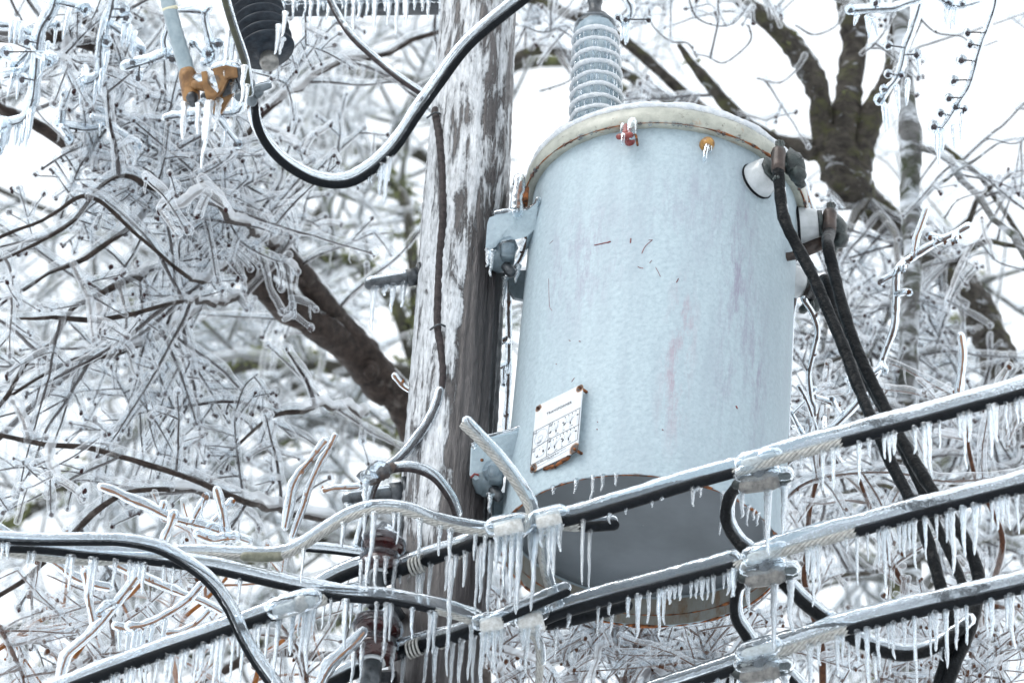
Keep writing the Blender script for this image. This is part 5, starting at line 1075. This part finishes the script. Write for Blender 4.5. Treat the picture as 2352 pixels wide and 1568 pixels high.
sp_ = spline([list(pb_)+[.03], [pb_[0], pb_[1], 2.5, .05], [pb_[0], pb_[1], -.2, .06]], .1); T.trunk.tube(sp_[:, :3], sp_[:, 3], 12, jit=.03)
q = T.limb([(2100, 330, 11.4, 9), (2150, 365, 11.3, 8), (2220, 430, 11.2, 8), (2290, 500, 11.1, 8), (2370, 590, 11, 8)], crust=.006); T.grow(q, 3, .3, .004, .008)
q = T.limb([(2095, 480, 11.4, 6), (2160, 420, 11.3, 4), (2200, 395, 11.2, 4), (2290, 330, 11.2, 3), (2352, 320, 11.2, 3)], crust=.006); T.grow(q, 3, .25, .0035, .0085)
T.done()

# hanging shoots with round iced buds, top right
HB = 'hanging bud shoots at the top right'
for lab, px, d, ri, balls, hg in (
    ('iced shoot with round buds hanging at the far top right', [(2290, -20), (2283, 20), (2270, 60), (2258, 90), (2245, 130), (2238, 160), (2225, 200), (2200, 240), (2175, 280), (2158, 300)], 9.6, 10,
     [(2222, 75, 10), (2228, 102, 11), (2208, 138, 13), (2190, 185, 13), (2180, 225, 11), (2195, 245, 10), (2160, 260, 11), (2215, 250, 9), (2145, 290, 15)], ([(2157, 300), (2150, 305), (2165, 300), (2210, 262), (2190, 290)], [80, 45, 50, 60, 50])),
    ('iced shoot with round buds left of the far one, over the pale trunk', [(2118, -20), (2110, 20), (2095, 70), (2080, 110), (2072, 150), (2060, 180), (2040, 205), (2020, 235)], 9.8, 10,
     [(2040, 105, 12), (2105, 125, 13), (2040, 170, 11), (2070, 172, 9), (2030, 205, 11), (2020, 228, 14)], ([(2108, 135), (2085, 185), (2060, 200), (2030, 240), (2038, 245)], [40, 60, 62, 60, 50])),
    ('iced shoot lying level with short icicles at the top edge right', [(1958, 26), (1985, 24), (2020, 22), (2055, 20), (2080, 10), (2115, 0)], 9.7, 11, [(1952, 22, 13), (2012, 6, 14)], ([(1968, 35), (1992, 40), (1998, 45), (2010, 45)], [25, 40, 45, 40])),
    ('iced shoot dipping from the top edge in the right corner', [(2150, -10), (2180, 10), (2210, 15), (2250, 5)], 10.2, 8, [(2180, 5, 12), (2210, 8, 9)], ([(2170, 15), (2185, 20), (2195, 20)], [45, 50, 40])),
    ('iced budded shoot hanging beside the high voltage bushing', [(1440, 0), (1450, 20), (1445, 45), (1430, 60)], 9.8, 9, [(1437, 45, 12), (1420, 40, 10), (1490, 45, 9)], ([(1437, 55), (1431, 60), (1442, 55)], [50, 35, 45]))):
    T = Tree(lab, 'branch', 'budded_shoot', P(px[0][0], px[0][1], d), 50+len(balls), BARK, TWIG, ICE, group=HB); T.idens = 25; T.sep = True; fat(T, px, d, ri, 2.6, 0, balls=balls, offk=.4); hang(T, hg[0], d, hg[1]); T.done()

# orange brown shoots sealed in thick ice near the wires
GO = 'orange brown shoots sealed in ice'
def oshoot(lab, px, d, ri=12, rc=3.8, hg=None, kids=0, offk=.6, wood=TWIGO, icem=None, Ln=.1, seed=[60]):
    seed[0] += 1; T = Tree(lab, 'branch', 'iced_shoot', P(px[0][0], px[0][1], d), seed[0], wood, wood, icem or ICES, group=GO, budm=wood); T.idens = 20; T.ilen = .05
    for q in (px if isinstance(px[0], list) else [px]): fat(T, q, d, ri, rc, kids, offk=offk, Ln=Ln)
    if hg: hang(T, hg[0], d, hg[1])
    T.done()
oshoot('long iced orange shoot pointing up left from the wires at the lower left', [[(232, 1120), (265, 1132), (300, 1150), (345, 1168), (380, 1186), (420, 1200), (470, 1212), (520, 1228), (570, 1245)]][0], 8.2, 13, kids=2)
oshoot('short iced orange shoot standing upright on the bare jumper', [(497, 1125), (505, 1155), (512, 1185), (516, 1215), (520, 1250)], 8.2, 12)
oshoot('thin leaning iced shoot reaching up beside the pole, right of a pair', [(770, 1000), (755, 1030), (735, 1065), (712, 1115), (698, 1160), (685, 1195), (672, 1232)], 8.2, 9)
oshoot('thick leaning iced shoot reaching up beside the pole, left of a pair', [(748, 1015), (715, 1055), (690, 1085), (672, 1120), (664, 1165), (655, 1210)], 8.22, 12)
oshoot('little iced bud knob standing on the left wires', [(377, 1158), (375, 1166)], 8.2, 11)
oshoot('stubby iced shoot leaning left above the left wires', [(400, 1182), (392, 1205), (378, 1238)], 8.15, 12)
oshoot('long iced orange shoot sweeping down to the bottom left', [(318, 1322), (296, 1352), (270, 1385), (235, 1430), (200, 1465), (160, 1500), (148, 1520), (136, 1568), (130, 1600)], 8.1, 14, 3.2, kids=1)
oshoot('brown iced branch running under the left wires towards the right', [(-10, 1210), (35, 1240), (100, 1278), (140, 1305), (173, 1330), (215, 1345), (250, 1352)], 8.3, 12, 4)
oshoot('straight orange iced shoot under the crossing black wires', [(253, 1292), (300, 1315), (360, 1342), (417, 1365), (470, 1385), (508, 1406)], 8.25, 12, 3.5)
oshoot('iced orange shoot curving up right below the crossing wires', [(300, 1442), (345, 1432), (383, 1412), (430, 1382), (463, 1345)], 8.2, 12, hg=([(310, 1445), (330, 1445), (350, 1440), (380, 1425)], [90, 100, 60, 80]))
oshoot('iced orange shoot arching down under the crossing wires', [(265, 1440), (300, 1447), (340, 1440), (365, 1425)], 8.3, 13, hg=([(275, 1450), (295, 1455), (320, 1450)], [40, 60, 120]))
oshoot('upright thin iced shoot below the left wires', [(195, 1316), (200, 1350), (205, 1385), (214, 1428)], 8.2, 11)
oshoot('iced orange shoot slanting into the bottom edge beside the lower insulator', [(836, 1452), (812, 1480), (784, 1504), (755, 1535), (735, 1575)], 7.95, 14, 3.2)
oshoot('iced orange shoot low beside the thick black wire', [(384, 1455), (420, 1450), (455, 1430), (480, 1405)], 8.3, 9)
oshoot('small iced shoot joining the wire left of the lower bolt', [(745, 1128), (770, 1122), (800, 1122), (825, 1120)], 8.3, 8)
oshoot('short iced bud shoot at the left edge of the pole by the dark knot', [(906, 864), (915, 876), (928, 890), (948, 902)], 8.75, 8)
oshoot('flat iced shoot lying along the bare jumper', [(455, 1230), (490, 1243), (512, 1240), (540, 1238)], 8.15, 14)
for lab, px in (('iced brown stem crossing the bottom left below the wires', [(245, 1600), (250, 1560), (262, 1500), (255, 1430), (240, 1370)]), ('dark stem standing behind the thick black wire at lower left', [(205, 1500), (225, 1540), (240, 1600)]), ('dark stem with side shoots left of the bottom of the pole', [(700, 1610), (705, 1560), (690, 1500), (650, 1440)]),
                ('thin brown stem hanging at the lower left edge', [(0, 1440), (25, 1490), (50, 1545), (60, 1600)])): oshoot(lab, px, 8.9, 10, 6, kids=7, Ln=.3, wood=TWIGB, icem=ICET)
oshoot('tall forked brown twig in thin ice right of the black leads', [[(2225, 522), (2180, 545), (2135, 568), (2098, 592), (2062, 622), (2058, 690), (2054, 749), (2035, 806), (2015, 856), (1968, 929), (1908, 989)], [(2098, 592), (2105, 549), (2115, 522), (2130, 480)]][0], 8.9, 9, 4.5, kids=7, Ln=.05, wood=TWIGB)
oshoot('small upright twig joining the tall brown twig right of the leads', [(2098, 592), (2105, 549), (2115, 522), (2130, 480)], 8.9, 9, 3)
oshoot('upright orange iced twig behind the uppermost wire at far right', [(2207, 772), (2212, 815), (2208, 860), (2203, 899), (2200, 930)], 8.6, 11, 3.5)
oshoot('thin brown vine hugging the right edge of the can', [(1828, 686), (1819, 739), (1817, 822), (1813, 905), (1810, 1015)], 8.75, 5, 3, wood=TWIGB)
oshoot('wavy brown vine just right of the can', [(1845, 688), (1866, 720), (1878, 760), (1870, 805), (1858, 860), (1864, 920), (1872, 945), (1855, 1005), (1850, 1050)], 8.8, 7, 4, wood=TWIGB)
oshoot('short brown vine with buds between the can and the leads', [(1835, 889), (1850, 915), (1862, 945), (1878, 999)], 8.75, 5, 3, wood=TWIGB)
oshoot('brown iced vine hanging in the gap between pole and can', [(1213, 545), (1195, 595), (1172, 633), (1168, 709), (1169, 789), (1167, 889), (1161, 996), (1158, 1060)], 9.1, 8, 4.5, kids=3, Ln=.05, wood=TWIGB)
oshoot('iced bud shoot standing behind the nearest low voltage bushing', [(1836, 366), (1842, 395), (1850, 430), (1862, 470), (1872, 500)], 9.0, 9, 2.6)
oshoot('brown iced twig at top right below the uppermost wire', [(1800, 1150), (1850, 1110), (1930, 1090), (2050, 1085), (2180, 1105), (2352, 1090)], 8.6, 13, 3.5, kids=6, Ln=.3, wood=TWIGB, icem=ICET)
oshoot('brown branch slanting between the uppermost and middle wires', [(1790, 1080), (1850, 1030), (1905, 990), (1940, 950)], 9.0, 8, 6, wood=TWIGB, kids=3, Ln=.2)
q_ = random.Random(8)
for i, (x0, y0, x1, y1) in enumerate(((1150, 1600, 1165, 1290), (1200, 1600, 1150, 1330), (1430, 1600, 1480, 1430), (1530, 1600, 1495, 1425), (1650, 1600, 1600, 1440), (1350, 1600, 1260, 1450), (2235, 1600, 2228, 1480), (1990, 1600, 2060, 1540), (1610, 1600, 1700, 1480), (1440, 1490, 1330, 1430), (2300, 1600, 2290, 1440))):
    w_ = ('beneath the can, %s' % ['by the pole base', 'just right of the pole', 'left of its rim centre', 'under its rim centre', 'right of its rim centre', 'below the middle splice'][i]) if i < 6 else ['in the lower right corner, upright', 'under the long black loop', 'leaning right below the can', 'arching under the middle splice', 'at the far right bottom edge'][i-6]
    oshoot('reddish brown sapling stem with iced shoots '+w_, [(x0, y0), ((x0*.6+x1*.4)+q_.uniform(-12, 12), y0*.6+y1*.4), ((x0*.3+x1*.7)+q_.uniform(-12, 12), y0*.3+y1*.7), (x1, y1)], 8.9+.1*(i % 4), 9, 5.5 if i in (2, 3) else 4, kids=12, Ln=.32, wood=TWIGB, icem=ICET)

# thickets of brown stems close behind the wires
def thicket(lab, seed, d, stems, n, gapl=(), ice=.0085, wood=TWIGB, Ln=.3):
    T = Tree(lab, 'shrub', 'iced_sapling', (P(stems[0][0][0], 1568, d)[0], P(stems[0][0][0], 1568, d)[1], 0), seed, wood, wood, ICET, budm=wood); T.idens = 16; T.ilen = .07
    T.keep = gaps(list(gapl), .9); T.kid = {1: 13, 2: 8}
    for st in stems:
        px = [(x, y, d+.15*math.sin(i+st[0][0]), r_) for i, (x, y, r_) in enumerate(st)]; q = T.limb(px, d, crust=.004); T.grow(q, n, Ln, .0036, ice, lvl=2, bud=.5, budr=.7)
    T.done()
thicket('tangle of brown iced saplings behind the wires at the bottom left', 71, 9.1, [[(120, 1640, 9), (180, 1500, 7), (260, 1400, 5), (330, 1330, 4)], [(420, 1640, 9), (400, 1500, 6), (430, 1400, 5), (520, 1330, 4)], [(560, 1640, 9), (600, 1520, 6), (690, 1430, 5), (760, 1320, 4)], [(-20, 1500, 6), (60, 1440, 5), (160, 1410, 4)]], 6, Ln=.26, wood=TWIGO)
thicket('tangle of reddish brown saplings under the can', 73, 9.3, [[(1240, 1640, 8), (1300, 1540, 6), (1400, 1490, 5), (1520, 1480, 4)], [(1480, 1640, 10), (1500, 1540, 8), (1490, 1450, 7)], [(1700, 1640, 8), (1640, 1540, 6), (1560, 1480, 5)], [(1150, 1640, 8), (1165, 1450, 6), (1160, 1300, 5)], [(1360, 1640, 7), (1440, 1560, 6), (1540, 1530, 5), (1640, 1480, 4)]], 8, gapl=[(1480, 1250, 300, 170)], Ln=.24)
thicket('tangle of reddish brown saplings right of the can behind the leads', 75, 9.5, [[(1900, 1700, 9), (1880, 1500, 7), (1850, 1300, 6), (1870, 1100, 5), (1900, 950, 4)], [(2050, 1700, 9), (2080, 1450, 7), (2040, 1250, 6), (1980, 1100, 4)], [(2280, 1700, 9), (2250, 1450, 7), (2300, 1250, 6), (2240, 1080, 5), (2200, 900, 4)], [(2352, 1400, 6), (2200, 1380, 5), (2000, 1420, 4)]], 9, gapl=[(1500, 1000, 310, 700), (2250, 700, 200, 160)], Ln=.28)
